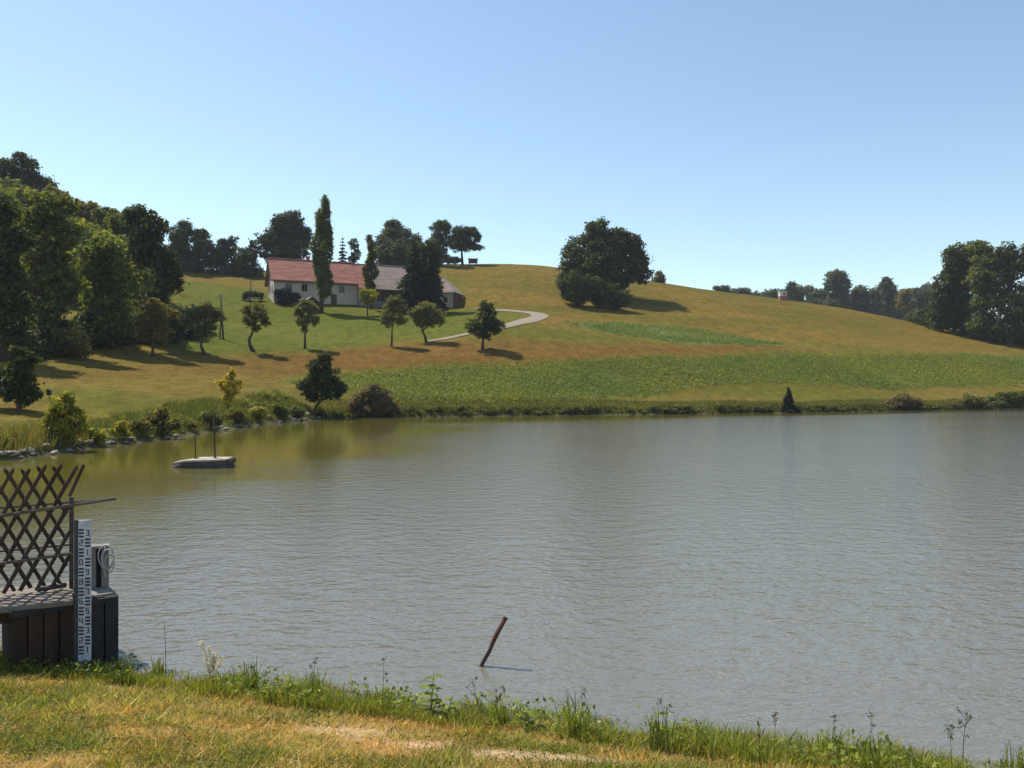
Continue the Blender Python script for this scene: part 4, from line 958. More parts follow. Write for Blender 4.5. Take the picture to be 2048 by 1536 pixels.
# nest box on a stake at the left bank, molehills
X, Y = at(106, 822); z = hgt(X, Y); o = tag(empty('nest_box', (X, Y, z)), 'dark nest box on a leaning stake behind the tall yellow green shrub', 'nest box'); s = Y / F
mb = MB(); mb.tube([(0, 0, -.2), (-8 * s, 0, 32 * s)], .03, 6); mb.build('stake', M['wood_dark'], o)
mb = MB(); c = (-8 * s, 0, 36 * s); mb.box(c[0] - .10, c[0] + .10, -.10, .10, c[2] - .13, c[2] + .15); mb.build('box', M['wood_dark'], o)
mb = MB(); mb.add([(c[0] - .15, -.15, c[2] + .15), (c[0] + .15, -.15, c[2] + .15), (c[0] + .15, .15, c[2] + .15), (c[0] - .15, .15, c[2] + .15), (c[0], -.15, c[2] + .24), (c[0], .15, c[2] + .24)], [(0, 1, 4), (1, 2, 5, 4), (2, 3, 5), (3, 0, 4, 5), (0, 3, 2, 1)]); mb.build('lid', M['wood_dark'], o)

def rock_mesh(name, seed, sx_=1, sy_=1, sz_=.6):
    import bmesh
    bm = bmesh.new(); bmesh.ops.create_icosphere(bm, subdivisions=2, radius=1.0); rr = random.Random(seed)
    cuts = [(Vector((rr.gauss(0, 1), rr.gauss(0, 1), rr.gauss(0, 1))).normalized(), rr.uniform(.55, .85)) for _ in range(11)]
    for v in bm.verts:
        for n_, d_ in cuts:
            k = v.co.dot(n_) - d_
            if k > 0: v.co -= n_ * k
        v.co.x *= sx_; v.co.y *= sy_; v.co.z *= sz_
    me = bpy.data.meshes.new(name); bm.to_mesh(me); bm.free(); return me
hm = rock_mesh('molehill', 9, 1, 1, .7)
for x_, lab in ((331, 'left one of two small dark molehills on the bank grass'), (349, 'right one of two small dark molehills on the bank grass')):
    X, Y = at(x_, 812); o = link('molehill', hm, M['soil']); o.location = (X, Y, hgt(X, Y) + .03); o.scale = (.26, .26, .26); tag(o, lab, 'molehill', 'molehills')

# riprap stones on the left shore
rocks = [rock_mesh('stone', 40 + k, 1, random.Random(k).uniform(.7, 1), random.Random(k + 9).uniform(.45, .7)) for k in range(6)]
for rk in rocks: rk.materials.append(M['stone'])
rr = random.Random(4)
spots = [(8, 920, .5), (22, 912, .4), (30, 919, .35), (60, 913, .4), (72, 908, .35), (88, 908, .4), (98, 904, .3), (150, 899, .45), (160, 893, .4), (170, 889, .35), (176, 896, .45), (186, 893, .4), (146, 886, .4),
         (213, 890, .3), (224, 887, .4), (236, 886, .35), (246, 884, .3), (205, 893, .25), (262, 881, .3), (360, 869, .3), (372, 867, .35), (383, 866, .25), (394, 863, .35), (404, 861, .4), (414, 860, .3),
         (440, 857, .3), (447, 856, .25), (462, 854, .3), (484, 850, .4), (497, 846, .65), (506, 846, .4), (515, 845, .4), (528, 844, .3), (536, 843, .3), (295, 877, .25), (345, 872, .25), (112, 902, .35), (124, 902, .3), (42, 915, .3), (135, 897, .35)]
for k in range(70):
    i = rr.uniform(0, 3.2); spots.append(None)
SHL = lsh
def place_rock(P_, sz, lab, k):
    o = link('stone', rocks[k % 6]); o.location = (P_[0], P_[1], max(hgt(*P_), 0) + sz * .12); o.scale = (sz * 1.15, sz, sz * .75)
    o.rotation_euler = (rr.uniform(-.3, .3), rr.uniform(-.3, .3), rr.uniform(0, 6.3)); tag(o, lab, 'stone', 'pale stones along the left waterline')
rk2 = np.random.default_rng(77)
extra = along(lsh[:-1], 70, rk2, SGN * .05, SGN * .75)
k = 0
for sp in spots:
    if sp is None: continue
    P_ = np.array(w0(sp[0], sp[1])); q = 0
    dcur = sdist(P_[None], POND)[0]
    if dcur < .25: P_ = P_ + np.array([-.6, .6]) * (.45 - dcur)
    place_rock(P_, sp[2] * .8, 'largest and brightest pale stone on the left bank' if sp[2] == .65 else 'pale stone lying on the left waterline', k); k += 1
for P_ in extra: place_rock(P_, rr.uniform(.12, .3), 'pale stone lying on the left waterline', k); k += 1

# ------------------------------------------------------------------ raft with two poles
X0, Y0 = w0(398, 935)
raft = tag(empty('raft', (X0, Y0, 0)), 'low pale topped raft floating on the pond, holding two upright poles', 'raft'); s = Y0 / F
L2 = 63 * s
mb = MB(); top = [(-L2 * .82, -.02, .16), (-L2 * .35, -.30, .27), (L2 * .55, -.34, .30), (L2 * .92, -.1, .30), (L2 * .9, .55, .33), (-L2 * .1, .6, .32), (-L2 * .75, .45, .20)]
bot = [(-L2 * 1.0, -.05, -.12), (-L2 * .36, -.28, -.12), (L2 * .58, -.32, -.12), (L2 * .95, -.1, -.12), (L2 * .98, .62, -.12), (-L2 * .1, .7, -.12), (-L2 * .85, .5, -.12)]
n_ = 7; mb.add(bot + [(p[0], p[1], p[2] - .045) for p in top], [tuple(range(n_ - 1, -1, -1))] + [(i, (i + 1) % n_, n_ + (i + 1) % n_, n_ + i) for i in range(n_)])
mb.build('hull', M['float_side'], raft)
mb = MB(); mb.add([(p[0] * 1.02, p[1] * 1.04, p[2] - .044) for p in top] + [(p[0] * 1.02, p[1] * 1.04, p[2] + .012) for p in top], [tuple(range(n_ - 1, -1, -1)), tuple(range(n_, 2 * n_))] + [(i, (i + 1) % n_, n_ + (i + 1) % n_, n_ + i) for i in range(n_)])
mb.build('deck', M['float_top'], raft)
mb = MB(); mb.tube([(L2 * .92, -.12, .20), (L2 * .93, .5, .23)], .12, 10); mb.build('roller', M['wood_dark'], raft)
for (xb, xt, yt, lab) in ((388, 385, 848, 'shorter thin pole standing on the raft'), (427, 423, 808, 'taller pole standing on the raft')):
    o = tag(empty('mooring_pole', (X0 + (xb - 398) * s, Y0 + .2, .25)), lab, 'pole', 'raft poles')
    mb = MB(); mb.tube([(0, 0, -.9), ((xt - xb) * s * .5, 0, (912 - yt) * s * .5), ((xt - xb) * s, 0, (912 - yt) * s)], [.026, .024, .02] if xb < 400 else [.036, .033, .03], 8); mb.build('shaft', M['wood_dark'], o, True)
    mb = MB(); mb.tube([(0, 0, -.02), (0, 0, .09)], .07, 8); mb.build('collar', M['steel'], o)

# ------------------------------------------------------------------ leaning stick in the pond
X0, Y0 = w0(962, 1332); s = Y0 / F
st_ = tag(empty('wooden_stick', (X0, Y0, 0)), 'weathered stick leaning out of the water in the foreground', 'stick')
mb = MB(); d_ = Vector((48 * s, .06, 92 * s)); pts = [d_ * -.5, d_ * 0, d_ * .3 + Vector((.006, 0, 0)), d_ * .62 + Vector((-.005, 0, 0)), d_]
mb.tube(pts, [.022, .021, .024, .026, .027], 9); mb.build('shaft', M['wood_red'], st_, True)
mb = MB(); mb.tube([d_ * .02 + Vector((-.012, -.012, 0)), d_ * .2 + Vector((-.014, -.014, 0)), d_ * .44 + Vector((-.013, -.014, 0))], [.008, .013, .006], 6); mb.build('bare_wood', M['wood_grey'], st_, True)
mb = MB(); mb.tube([d_ * .995, d_ * 1.03], [.03, .026], 9); mb.build('burl', M['wood_dark'], st_, True)

# ------------------------------------------------------------------ outlet: boarded box, deck, lattice fence, gauge staff, sluice post
UP = Vector((0, 0, 1))
A = Vector((-5.49, 8.57, 0)); D = Vector((.59, .33, 0)); Lp = D.length; U = D / Lp; Nv = Vector((U.y, -U.x, 0))       # fence line, towards the camera
def fp(t_, z, off=0.0): p = A + U * t_ + Nv * off; return Vector((p.x, p.y, z))
ZD = .75
# boarded outlet box
c0 = Vector((-5.07, 8.1, 0)); c1 = Vector((-4.29, 8.74, 0)); bu = (c1 - c0).normalized(); bl = (c1 - c0).length; bn = Vector((bu.y, -bu.x, 0))
box = tag(empty('outlet_box', (c0.x, c0.y, 0)), 'dark boarded outlet box standing at the edge of the pond', 'outlet box')
def bp_(u, v, z): p = bu * u - bn * v; return Vector((p.x, p.y, z))      # u along the front, v away from the camera
nb = 7
for k in range(nb):
    u0 = bl * k / nb + .006; u1 = bl * (k + 1) / nb - .006; z1 = ZD - .03 + random.uniform(-.012, .008)
    mb = MB(); P4 = [bp_(u0, 0, -.5), bp_(u1, 0, -.5), bp_(u1, .045, -.5), bp_(u0, .045, -.5)]; P8 = [Vector((p.x, p.y, z1)) for p in P4]
    off = random.uniform(-.006, .006); P4 = [p + bn * off for p in P4]; P8 = [p + bn * off for p in P8]
    mb.add(P4 + P8, [(0, 3, 2, 1), (4, 5, 6, 7), (0, 1, 5, 4), (1, 2, 6, 5), (2, 3, 7, 6), (3, 0, 4, 7)]); mb.build('board', M['board_dark'] if k < 5 else M['board_black'], box, bevel=.004)
mb = MB(); P4 = [bp_(.01, .06, -.5), bp_(bl - .01, .06, -.5), bp_(bl - .01, .75, -.5), bp_(.01, .75, -.5)]; P8 = [Vector((p.x, p.y, ZD - .06)) for p in P4]
mb.add(P4 + P8, [(0, 3, 2, 1), (4, 5, 6, 7), (0, 1, 5, 4), (1, 2, 6, 5), (2, 3, 7, 6), (3, 0, 4, 7)]); mb.build('body', M['board_black'], box)
mb = MB(); mb.bar(bp_(-.02, .02, ZD - .075) + bn * .04, bp_(bl * .98, .02, ZD - .075) + bn * .04, .03, .06); mb.build('top_rail', M['board_black'], box)
mb = MB(); P4 = [bp_(bl * .66, .05, ZD - .055), bp_(bl - .02, .05, ZD - .055), bp_(bl - .02, .6, ZD - .055), bp_(bl * .66, .6, ZD - .055)]; P8 = [Vector((p.x, p.y, ZD - .02)) for p in P4]
mb.add(P4 + P8, [(0, 3, 2, 1), (4, 5, 6, 7), (0, 1, 5, 4), (1, 2, 6, 5), (2, 3, 7, 6), (3, 0, 4, 7)]); mb.build('cover', M['concrete'], box)
# deck
deck = tag(empty('deck', (A.x, A.y, ZD)), 'weathered plank footbridge leading to the outlet box', 'deck')
W_ = .95; npl = 6
for k in range(npl):
    o0 = .62 - W_ * (k + 1) / npl; o1 = .62 - W_ * k / npl - .012
    t1 = Lp + (.02 if k < 2 else .12) + random.uniform(-.04, .03); t0 = -5.6 - random.uniform(0, .1)
    mb = MB(); dz = random.uniform(-.006, .006)
    P4 = [fp(t0, ZD - .05 + dz, o1), fp(t1, ZD - .05 + dz, o1), fp(t1, ZD - .05 + dz, o0), fp(t0, ZD - .05 + dz, o0)]; P8 = [p + UP * .05 for p in P4]
    orig = Vector((A.x, A.y, ZD))
    mb.add([p - orig for p in P4 + P8], [(0, 3, 2, 1), (4, 5, 6, 7), (0, 1, 5, 4), (1, 2, 6, 5), (2, 3, 7, 6), (3, 0, 4, 7)]); mb.build('plank', M['wood_grey'], deck, bevel=.006)
for o_ in (.5, -.2):
    mb = MB(); mb.bar(fp(-5.4, ZD - .115, o_) - Vector((A.x, A.y, ZD)), fp(Lp * .6, ZD - .115, o_) - Vector((A.x, A.y, ZD)), .09, .12); mb.build('beam', M['board_dark'], deck)
for t_ in (-1.6, -4.2):
    mb = MB(); mb.tube([fp(t_, ZD - .06, .2) - Vector((A.x, A.y, ZD)), fp(t_, -1.5, .2) - Vector((A.x, A.y, ZD))], .08, 10); mb.build('pile', M['board_dark'], deck)
# lattice fence
fence = tag(empty('lattice_fence', (A.x, A.y, ZD)), 'dark diagonal lattice fence on the plank footbridge', 'fence'); O = Vector((A.x, A.y, ZD))
ztop, zbot = ZD + 1.34, ZD + .03; lean = .52; sp = .150; tp_ = Lp
def slat(t_bot, sgn, off, dz):
    """half-round slat leaning by sgn, clipped at the end post"""
    H = ztop - zbot; u0, u1 = 0.0, 1.0
    tt = lambda u: t_bot + sgn * lean * H * u
    lim_top = tp_ + .10
    if sgn > 0:
        if tt(0) > tp_ - .03: return
        umax = (tp_ - .02 - tt(0)) / (lean * H)
        u1 = 1.0 if umax > .85 else min(1, umax)
    else:
        if tt(1) > tp_ - .02: return
        if tt(0) > tp_ - .05: u0 = (tt(0) - tp_ + .05) / (lean * H)
    if u1 - u0 < .15: return
    p = fp(tt(u0), zbot + H * u0 + (dz if u0 == 0 else 0), off) - O; q = fp(tt(u1), zbot + H * u1 + dz, off) - O
    mb = MB(); d_ = (q - p).normalized(); side = d_.cross(Nv).normalized(); w_ = random.uniform(.018, .024)
    tip = q + d_ * .035
    ring_ = lambda c: [c - side * w_, c + side * w_, c + side * w_ * .7 + Nv * .016, c - side * w_ * .7 + Nv * .016]
    mb.add(ring_(p) + ring_(q) + [tip + Nv * .005], [(3, 2, 1, 0), (0, 1, 5, 4), (1, 2, 6, 5), (2, 3, 7, 6), (3, 0, 4, 7), (4, 5, 8), (5, 6, 8), (6, 7, 8), (7, 4, 8)])
    mb.build('slat', M['slat'], fence)
k = 0
t_ = -4.3
while t_ < tp_ + 1.0:
    slat(t_ - .64 + .03, 1, .045, random.uniform(-.03, .02)); slat(t_ + .09, -1, .020, random.uniform(-.03, .02)); t_ += sp
# the shortened slat that sticks up past the post
mb = MB(); p = fp(tp_ - .02, ZD + 1.02, .045) - O; q = fp(tp_ + .12, ZD + 1.36, .045) - O; mb.tube([p, q], [.02, .02], 6); mb.build('slat', M['slat'], fence)
for (za, zb_, ta, tb, off, nm) in ((1.40, 1.715, -4.3, 1.657 * Lp, .085, 'rail'), (1.02, 1.20, -4.3, tp_ + .02, .085, 'rail'), (1.700, 1.70, -4.3, 1.657 * Lp, -.03, 'rail'), (1.07, 1.10, -4.3, tp_, -.03, 'rail')):
    pass
def rail(p, q, r_): mb = MB(); mb.tube([p - O, (p + q) * .5 - O + UP * random.uniform(-.006, .006), q - O], [r_, r_ * .95, r_ * .8], 8); mb.build('rail', M['rail'], fence, True)
zl = lambda t0, z0, t1, z1, t_: z0 + (z1 - z0) * (t_ - t0) / (t1 - t0)
tR = 1.657 * Lp
rail(fp(-4.3, zl(0, 1.607, tR, 1.715, -4.3), .085), fp(tR, 1.715, .075), .022)
rail(fp(-4.3, zl(0, 1.10, Lp, 1.14, -4.3), .085), fp(Lp + .01, 1.14, .085), .02)
rail(fp(-4.3, 1.60, -.04), fp(tR, 1.705, -.0), .014)
rail(fp(-4.3, 1.16, -.04), fp(Lp, 1.22, -.03), .014)
mb = MB(); p = fp(tp_, .50, .035) - O; q = fp(tp_, 1.76, .035) - O; mb.bar(p, q, .045, .045, up=U); mb.build('post', M['steel'], fence)
for t_ in (-1.9, -4.1):
    mb = MB(); mb.bar(fp(t_, .60, -.06) - O, fp(t_, 1.76, -.06) - O, .045, .045, up=U); mb.build('post', M['steel'], fence)
mb = MB(); mb.tube([fp(Lp - .32, ZD + .05, .15) - O, fp(Lp - .05, ZD + .055, .10) - O], .028, 7); mb.build('foot_bracket', M['steel'], fence)

# gauge staff
gx, gy, _ = px(166, 1325, 8.22); gz0 = EYE - (1328 - 770) / F * 8.22; gz1 = EYE - (1040 - 770) / F * 8.22
g = tag(empty('water_gauge', (gx, gy, gz0), math.radians(10)), 'white and dark blue water level gauge staff in front of the outlet box', 'gauge'); H = gz1 - gz0
mb = MB(); mb.box(-.088, -.030, .008, .07, -.3, H); mb.build('post', M['gauge_post'], g, bevel=.004)
mb = MB(); mb.box(-.041, .080, -.012, .006, .03, H); brd = mb.build('board', M['gauge_white'], g, bevel=.003)
mb = MB(); mb.box(-.045, .06, -.02, .012, -.12, .028); mb.build('foot', M['gauge_post'], g)
# E shaped decimetre marks, alternately left and right, and the figures between them
DIG = {'0': [(0, 0, 1, .15), (0, .85, 1, 1), (0, .15, .25, .85), (.75, .15, 1, .85)], '1': [(.4, 0, .65, 1)],
       '2': [(0, 0, 1, .15), (0, .15, .25, .45), (0, .43, 1, .57), (.75, .57, 1, .85), (0, .85, 1, 1)], '3': [(0, 0, 1, .15), (.75, .15, 1, .85), (.2, .43, .75, .57), (0, .85, 1, 1)],
       '4': [(.7, 0, .95, 1), (0, .35, .7, .5), (0, .5, .25, 1)], '5': [(0, 0, 1, .15), (.75, .15, 1, .45), (0, .43, 1, .57), (0, .57, .25, .85), (0, .85, 1, 1)],
       '6': [(0, 0, 1, .15), (.75, .15, 1, .45), (0, .43, 1, .57), (0, .15, .25, .85), (0, .85, 1, 1)], '7': [(.7, 0, .95, .85), (0, .85, 1, 1)],
       '8': [(0, 0, 1, .14), (0, .43, 1, .57), (0, .86, 1, 1), (0, .14, .25, .43), (.75, .14, 1, .43), (0, .57, .25, .86), (.75, .57, 1, .86)],
       '9': [(0, 0, 1, .15), (0, .43, 1, .57), (0, .85, 1, 1), (.75, .15, 1, .85), (0, .57, .25, .85)]}
yF = -.0145
def flat(mb, x0, x1, z0, z1): mb.box(x0, x1, yF, -.0119, z0, z1)
k = 0; z = .10
while z + .1 < H:
    left = k % 2 == 0; mb = MB()
    xa, xb = (-.036, .014) if left else (.026, .076)
    for j in range(3): flat(mb, xa, xb, z + .004 + j * .034, z + .022 + j * .034)
    mb.build('scale_mark', M['gauge_ink'], brd)
    mb = MB(); ch = str((k + 1) % 10); x0 = .030 if left else -.030; wd_, hd_ = .036, .062
    for (a0, b0, a1, b1) in DIG[ch]: flat(mb, x0 + a0 * wd_, x0 + a1 * wd_, z + .018 + b0 * hd_, z + .018 + b1 * hd_)
    mb.build('figure', M['gauge_ink'], brd)
    k += 1; z += .1

# sluice post with cable loop
X0, Y0, _ = px(196, 1180, 9.0); zb_ = EYE - (1182 - 770) / F * 9.0; h_ = 92 / F * 9.0
sp_ = tag(empty('sluice_post', (X0, Y0, zb_), math.radians(25)), 'grey metal sluice post with a slot behind the gauge staff', 'post')
mb = MB(); mb.box(-.12, -.015, -.05, .05, -.15, h_ - .03); mb.build('channel', M['galv'], sp_, bevel=.006)
mb = MB(); mb.box(.035, .11, -.05, .05, -.15, h_ - .02); mb.build('channel', M['galv'], sp_, bevel=.006)
mb = MB(); mb.box(-.015, .035, .0, .045, -.15, h_ - .04); mb.build('gate_leaf', M['board_black'], sp_)
mb = MB(); mb.box(-.14, .12, -.065, .065, h_ - .029, h_); mb.build('cap', M['concrete'], sp_, bevel=.004)
mb = MB(); mb.box(-.16, .20, -.08, .08, -.19, -.151); mb.build('base_plate', M['steel'], sp_)
cb = tag(empty('cable_coil', (X0 + .12, Y0 - .06, zb_ + h_ - .12)), 'coil of pale cable hanging on the sluice post', 'cable')
for k, (cx, cz, ra, rz_, ph) in enumerate([(.0, .0, .085, .13, 0), (.015, -.03, .07, .11, .5), (.03, -.08, .05, .10, 1.1)]):
    mb = MB(); pts = []
    for i in range(25):
        a_ = 2 * math.pi * i / 24 * .97 + ph; pts.append((cx + ra * math.cos(a_), .012 * k + .01 * math.sin(2 * a_), cz + rz_ * math.sin(a_)))
    mb.tube(pts, .0075, 6); mb.build('loop', M['cable'], cb, True)
mb = MB(); mb.tube([(-.02, .03, .12), (-.05, .03, .0), (-.04, .02, -.12), (0, 0, -.22)], .007, 6); mb.build('tail', M['cable'], cb, True)

# ------------------------------------------------------------------ foreground grass
r = np.random.default_rng(91)
def dam_pts(n, s0, s1, x0=-8.5, x1=6.5):
    X = r.uniform(x0, x1, n); sx_ = r.uniform(s0, s1, n); return np.stack([X, DAM(X) - sx_ / .963], 1)
def bare(P_):
    b_ = np.zeros(len(P_))
    for p in SOIL:
        X_, Y_ = dam_at(*p); b_ = np.maximum(b_, np.exp(-(((P_[:, 0] - X_) / .34) ** 2 + ((P_[:, 1] - Y_) / .11) ** 2)))
    return b_
P1 = dam_pts(300000, -.1, 5.2)
P1 = P1[P1[:, 1] > 1.6]
k1 = fbm(P1[:, 0] * .9, P1[:, 1] * 1.3, 4); k2 = fbm(P1[:, 0] * 4 + 9, P1[:, 1] * 5, 3)
keep = r.random(len(P1)) > np.clip(bare(P1) * 1.1 * (.55 + .9 * fbm(P1[:, 0] * 7, P1[:, 1] * 9, 2)), 0, .95); P1 = P1[keep]; k1 = k1[keep]; k2 = k2[keep]
straw = np.array([(.46, .32, .12), (.56, .42, .19), (.38, .25, .085), (.40, .30, .08)]); green = np.array([(.20, .185, .03), (.15, .165, .028), (.27, .225, .04), (.11, .13, .025)])
g_ = r.random(len(P1)) < np.clip(smooth((k1 - .34) * 3.2) * .70 + (k2 - .45) * .9 + .20, .06, .92)
cc = np.where(g_[:, None], green[r.integers(0, 4, len(P1))], straw[r.integers(0, 4, len(P1))])
k3 = fbm(P1[:, 0] * 11 + 3, P1[:, 1] * 13 + 8, 2); k4 = fbm(P1[:, 0] * 2.6 + 21, P1[:, 1] * 3.4 + 5, 3)
cc = cc * (.68 + 1.0 * k3)[:, None] * mix(np.array([1.06, .98, .95]), np.array([.86, 1.0, .9]), smooth((k4 - .42) * 5)[:, None])
tag(blades('mown_grass', P1, .012 + .12 * k3 * k2 + .02 * k4, .012, cc, lean=.8, seed=92), 'short dry mown grass on the dam in the foreground', 'grass', kind='stuff')
# small broad leaves (clover, plantain) between the blades
P1 = dam_pts(60000, .1, 4.4); P1 = P1[P1[:, 1] > 2.6]; k1 = fbm(P1[:, 0] * .9, P1[:, 1] * 1.3, 4); P1 = P1[(k1 + r.normal(0, .1, len(P1)) > .47) & (bare(P1) < .35)]
c = np.stack([P1[:, 0], P1[:, 1], height(P1[:, 0], P1[:, 1]) + r.uniform(.012, .04, len(P1))], 1)
V, Fc, C = leaves(c, .020, np.tile([0, 0, 1.0], (len(c), 1)), [(.14, .16, .035), (.18, .19, .04), (.11, .135, .03), (.24, .20, .055)], np.ones(3), r)
tag(link('clover', np_mesh('clover', V, Fc, C), M['grass']), 'small broad leaved clover among the mown grass', 'clover', kind='stuff')
# lush fringe on the near waterline
P1 = dam_pts(30000, -.26, .50); P1 = P1[fbm(P1[:, 0] * 1.7, P1[:, 1] * .6 + 3, 3) + r.normal(0, .07, len(P1)) > .43]
zz = np.maximum(height(P1[:, 0], P1[:, 1]), -.03)
tag(blades('shore_grass', P1, .03 + .19 * fbm(P1[:, 0] * 1.9 + 50, P1[:, 1] * 1.2, 3), .010, [(.20, .235, .034), (.27, .28, .045), (.15, .19, .03), (.33, .29, .07)], lean=.45, seed=93, seg=2, z=zz), 'fresh green grass fringe along the near waterline', 'grass', kind='stuff')
P1 = dam_pts(6000, -.30, .45); P1 = P1[fbm(P1[:, 0] * 2.1 + 30, P1[:, 1], 3) > .47]; zz = np.maximum(height(P1[:, 0], P1[:, 1]), -.02)
c = np.stack([P1[:, 0], P1[:, 1], zz + r.uniform(.02, .16, len(P1))], 1)
V, Fc, C = leaves(c, .042, np.tile([0, -.2, .9], (len(c), 1)), [(.17, .21, .03), (.22, .25, .04), (.13, .17, .03)], np.ones(3), r)
tag(link('shore_weeds', np_mesh('shore_weeds', V, Fc, C), M['grass']), 'low broad leaved weeds on the near waterline', 'weeds', kind='stuff')

# tall single plants at the near waterline
def near(x, y):   # foot pixel on the dam or at the waterline
    Ys = np.arange(3.5, 12, .02); Xs = (x - 1024) / F * Ys; Zs = EYE - (y - 770) / F * Ys
    k_ = np.nonzero(np.maximum(height(Xs, Ys), 0) >= Zs)[0]; X_, Y_ = Xs[k_[0]], Ys[k_[0]]
    return X_, min(Y_, DAM(X_) + .12)
def np_part(name, V, Fc, C, parent, m_='leaf'): return link(name, np_mesh(name, V, Fc, C), M[m_], parent)
def blade_strip(p0, p1, sag, wd, n=5):
    p0 = np.array(p0); p1 = np.array(p1); d_ = p1 - p0; side = np.cross(d_, [0, 1, 0.2]); side /= np.linalg.norm(side) + 1e-9; V = []
    for i in range(n + 1):
        u = i / n; c_ = p0 + d_ * np.array([u ** 1.5, u ** 1.5, 1 - (1 - u) ** 1.25]) - np.array([0, 0, sag * u * u]); ww = wd * (1 - u) ** .6 * .5 + .0006
        V += [c_ - side * ww, c_ + side * ww]
    Fc = [(2 * i, 2 * i + 1, 2 * i + 3, 2 * i + 2) for i in range(n)]
    return np.array(V), np.array(Fc)
def tuft(label, foot, h, n, spread, pal, seed, wd=.011, name='grass_tuft', group='tall grass tufts on the near waterline'):
    X_, Y_ = near(*foot); rr_ = np.random.default_rng(seed); z_ = max(hgt(X_, Y_), -.02); o = tag(empty(name, (X_, Y_, z_)), label, 'grass tuft', group)
    for k in range(int(n * 1.5)):
        a_ = rr_.uniform(0, 6.28); L = h * 1.35 * rr_.uniform(.4, 1.1); rad = spread * L * rr_.uniform(.1, 1.0); p0 = np.array([rr_.normal(0, .055), rr_.normal(0, .03), -.03])
        V, Fc = blade_strip(p0, p0 + np.array([rad * math.cos(a_), rad * math.sin(a_), L]), L * .12 * rr_.random(), wd * rr_.uniform(.6, 1.2))
        np_part('blade', V, Fc, np.tile(np.array(pal[rr_.integers(0, len(pal))]) * rr_.uniform(.8, 1.2), (len(V), 1)), o, 'grass')
    return o
GP = [(.14, .18, .03), (.18, .22, .035), (.11, .15, .028), (.23, .24, .05)]
def stalk(label, foot, tip, seed, r_=.003, heads='seed', pal=(.10, .085, .05), side=0, name='dry_stalk', group='thin seed stalks on the near waterline', leaf=0):
    """foot and tip: photo pixels"""
    X_, Y_ = near(*foot); s_ = Y_ / F; z_ = max(hgt(X_, Y_), -.02); rr_ = np.random.default_rng(seed); o = tag(empty(name, (X_, Y_, z_)), label, 'plant', group)
    h = (foot[1] - tip[1]) * s_; dx = (tip[0] - foot[0]) * s_; mb = MB(); mb.tube([(0, 0, -.05), (dx * .35, .01, h * .5), (dx, 0, h)], [r_, r_ * .8, r_ * .5], 5)
    sm = M['stalk_green'] if leaf else M['stalk_dry']; mb.build('stem', sm, o, True)
    for q in range(side):
        u = rr_.uniform(.45, .9); b0 = np.array([dx * u * u, 0, h * u]); e_ = b0 + np.array([rr_.normal(0, .05), rr_.normal(0, .03), rr_.uniform(.04, .11)]); mb = MB(); mb.tube([b0, e_], [r_ * .55, r_ * .4], 4); mb.build('side_stem', sm, o)
        c_ = e_ + rr_.normal(0, .008, (14, 3)); V, Fc, C = leaves(c_, .014, np.tile([0, 0, .3], (14, 1)), [pal], np.ones(3), rr_); np_part('seed_head', V, Fc, C, o)
    if heads == 'seed':
        c_ = np.array([dx, 0, h]) + rr_.normal(0, 1, (26, 3)) * np.array([.010, .010, .022]); V, Fc, C = leaves(c_, .014, np.tile([0, 0, .3], (26, 1)), [pal], np.ones(3), rr_); np_part('seed_head', V, Fc, C, o)
    for q in range(leaf):
        u = (q + .5) / leaf; c0_ = np.array([dx * u * u, 0, h * u * .97]); a_ = q * 2.4 + rr_.uniform(-.4, .4); L = .145 * (1.15 - .55 * u); d_ = np.array([math.cos(a_), math.sin(a_), .25]); sd_ = np.array([-d_[1], d_[0], 0])
        pts = [(0, .0), (.25, .26), (.55, .34), (.8, .2), (1, 0)]; V = []
        for (t_, w_) in pts: cc_ = c0_ + d_ * L * t_ - np.array([0, 0, .35 * L * t_ * t_]); V += [cc_ - sd_ * L * w_ + np.array([0, 0, .1 * L * w_]), cc_, cc_ + sd_ * L * w_ + np.array([0, 0, .1 * L * w_])]
        Fc = []
        for i in range(4): b_ = 3 * i; Fc += [(b_, b_ + 1, b_ + 4, b_ + 3), (b_ + 1, b_ + 2, b_ + 5, b_ + 4)]
        np_part('leaf', np.array(V), np.array(Fc), np.tile(np.array(GP[q % 4]) * 1.1, (len(V), 1)), o)
    return o
M['stalk_dry'] = simple('stalk_dry', (.09, .075, .045), .9, .3, 20); M['stalk_green'] = simple('stalk_green', (.11, .15, .04), .8, .3, 20)
tuft('tall fresh grass tuft left of the thin dark stalk', (318, 1352), .20, 26, .35, GP, 1)
tuft('dense grass tuft just right of the pale plume', (500, 1380), .26, 34, .35, GP, 2)
tuft('leaning grass tuft at the bend of the waterline below the pale plume', (625, 1398), .24, 34, .42, GP, 3)
tuft('spiky grass tuft with long blades in the lower middle of the picture', (1150, 1478), .30, 26, .5, GP, 4)
tuft('dark thin-bladed rush tuft right of the spiky one', (1318, 1505), .30, 22, .5, [(.06, .085, .03), (.08, .10, .035)], 5, .007)
tuft('small grass tuft left of the tall leafy plant', (745, 1415), .16, 22, .4, GP, 6)
tuft('grass tuft growing against the right corner of the outlet box', (262, 1334), .19, 30, .45, GP, 16)
tuft('grass tuft growing out of the left foot of the outlet box', (60, 1322), .14, 26, .5, GP, 17)
tuft('low grass tuft between the leafy plant and the spiky tuft', (1010, 1452), .20, 26, .4, GP, 7)
tuft('grass tuft at the bottom edge right of the rush tuft', (1500, 1528), .17, 24, .45, GP, 8)
tuft('grass tuft at the lower right beside the branching stalk', (1740, 1545), .22, 24, .4, GP, 9)
tuft('grass tuft at the lower right corner', (2035, 1545), .24, 20, .4, GP, 10)
stalk('single straight dark stalk standing right of the outlet box', (340, 1345), (337, 1235), 11, .004, 'none', (.05, .04, .03))
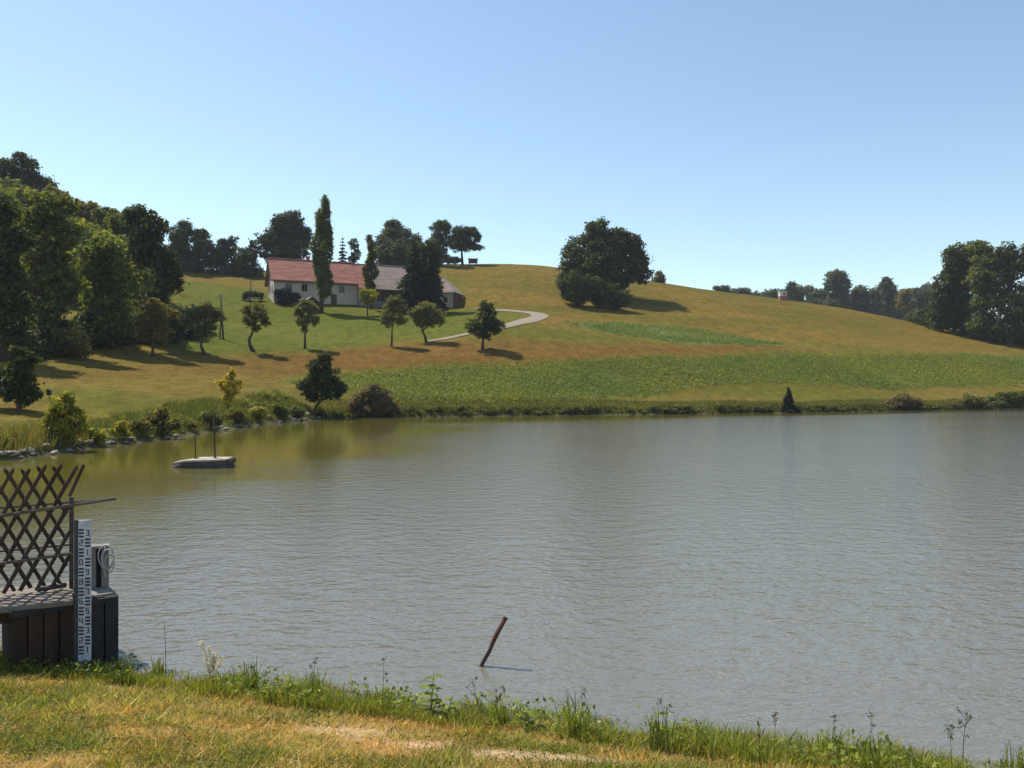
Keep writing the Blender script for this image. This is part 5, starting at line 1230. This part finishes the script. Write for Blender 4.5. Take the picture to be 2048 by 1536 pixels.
stalk('tall leafy weed with light green leaves in the middle of the near shore', (862, 1432), (868, 1345), 12, .006, 'none', leaf=14, name='leafy_weed', group='leafy weeds on the near waterline')
stalk('short leafy weed beside the tall one', (895, 1440), (905, 1392), 13, .005, 'none', leaf=8, name='leafy_weed', group='leafy weeds on the near waterline')
stalk('leafy weed at the foot of the leaning grass tuft', (585, 1392), (578, 1345), 14, .005, 'none', leaf=8, name='leafy_weed', group='leafy weeds on the near waterline')
stalk('leafy weed left of the spiky grass tuft', (1060, 1458), (1045, 1410), 15, .005, 'none', leaf=7, name='leafy_weed', group='leafy weeds on the near waterline')
ST = [((765, 1418), (768, 1320), 'thin seed stalk left of the tall leafy weed', 1), ((960, 1442), (945, 1362), 'dark branching stalk right of the tall leafy weed', 4), ((985, 1445), (1008, 1378), 'dark branching stalk under the leaning stick', 4),
      ((625, 1390), (630, 1318), 'thin seed stalk above the leaning grass tuft', 1), ((1185, 1480), (1168, 1385), 'seed stalk rising from the spiky tuft', 2), ((1340, 1505), (1320, 1400), 'seed stalk rising from the rush tuft', 2),
      ((1520, 1530), (1518, 1448), 'first thin stalk right of the rush tuft', 1), ((1548, 1532), (1552, 1430), 'second thin stalk right of the rush tuft', 1), ((1668, 1540), (1668, 1435), 'straight stalk in the lower right', 1),
      ((1742, 1545), (1742, 1430), 'straight stalk rising from the lower right tuft', 1), ((1925, 1548), (1932, 1425), 'tall branching dry stalk near the right edge', 7), ((1905, 1546), (1900, 1470), 'short dry stalk beside the tall branching one', 3)]
for k, (f_, t_, lab, sd_) in enumerate(ST): stalk(lab, f_, t_, 30 + k, .0028 if sd_ < 4 else .0036, 'seed', side=sd_)
# pale feathery plume
X_, Y_ = near(425, 1362); s_ = Y_ / F; o = tag(empty('plume_grass', (X_, Y_, hgt(X_, Y_))), 'pale feathery dry grass plume on the near waterline', 'plant')
rr_ = np.random.default_rng(61)
for k, (dx, dy) in enumerate([(-22, 95), (-8, 80), (12, 78), (20, 60), (-16, 55), (4, 66)]):
    e_ = np.array([dx * s_, rr_.normal(0, .02), dy * s_]); mb = MB(); mb.tube([(0, 0, -.03), (e_[0] * .4, 0, e_[2] * .55), tuple(e_)], [.002, .0018, .001], 4); mb.build('stem', M['stalk_dry'], o)
    u = rr_.uniform(.45, 1.0, 150)[:, None]; c_ = e_ * np.concatenate([u ** 1.6, u, u], 1) + rr_.normal(0, .011, (150, 3)); V, Fc, C = leaves(c_, .015, np.tile([0, 0, .4], (150, 1)), [(.62, .58, .47), (.52, .48, .38)], np.ones(3), rr_); np_part('plume', V, Fc, C, o, 'grass')

# ------------------------------------------------------------------ summer haze
mb = MB(); mb.box(-605, 605, -65, 1005, -3.0, 62.0)
hm_, t, b = mat('haze'); t.nodes.remove(b)
pv = t.nodes.new('ShaderNodeVolumePrincipled'); pv.inputs['Color'].default_value = (.86, .92, 1.0, 1); pv.inputs['Density'].default_value = 0.00019; pv.inputs['Anisotropy'].default_value = 0.0
t.links.new(pv.outputs[0], t.nodes['Material Output'].inputs['Volume'])
tag(mb.build('haze', hm_), 'thin bluish summer haze over the valley', 'haze', kind='stuff')
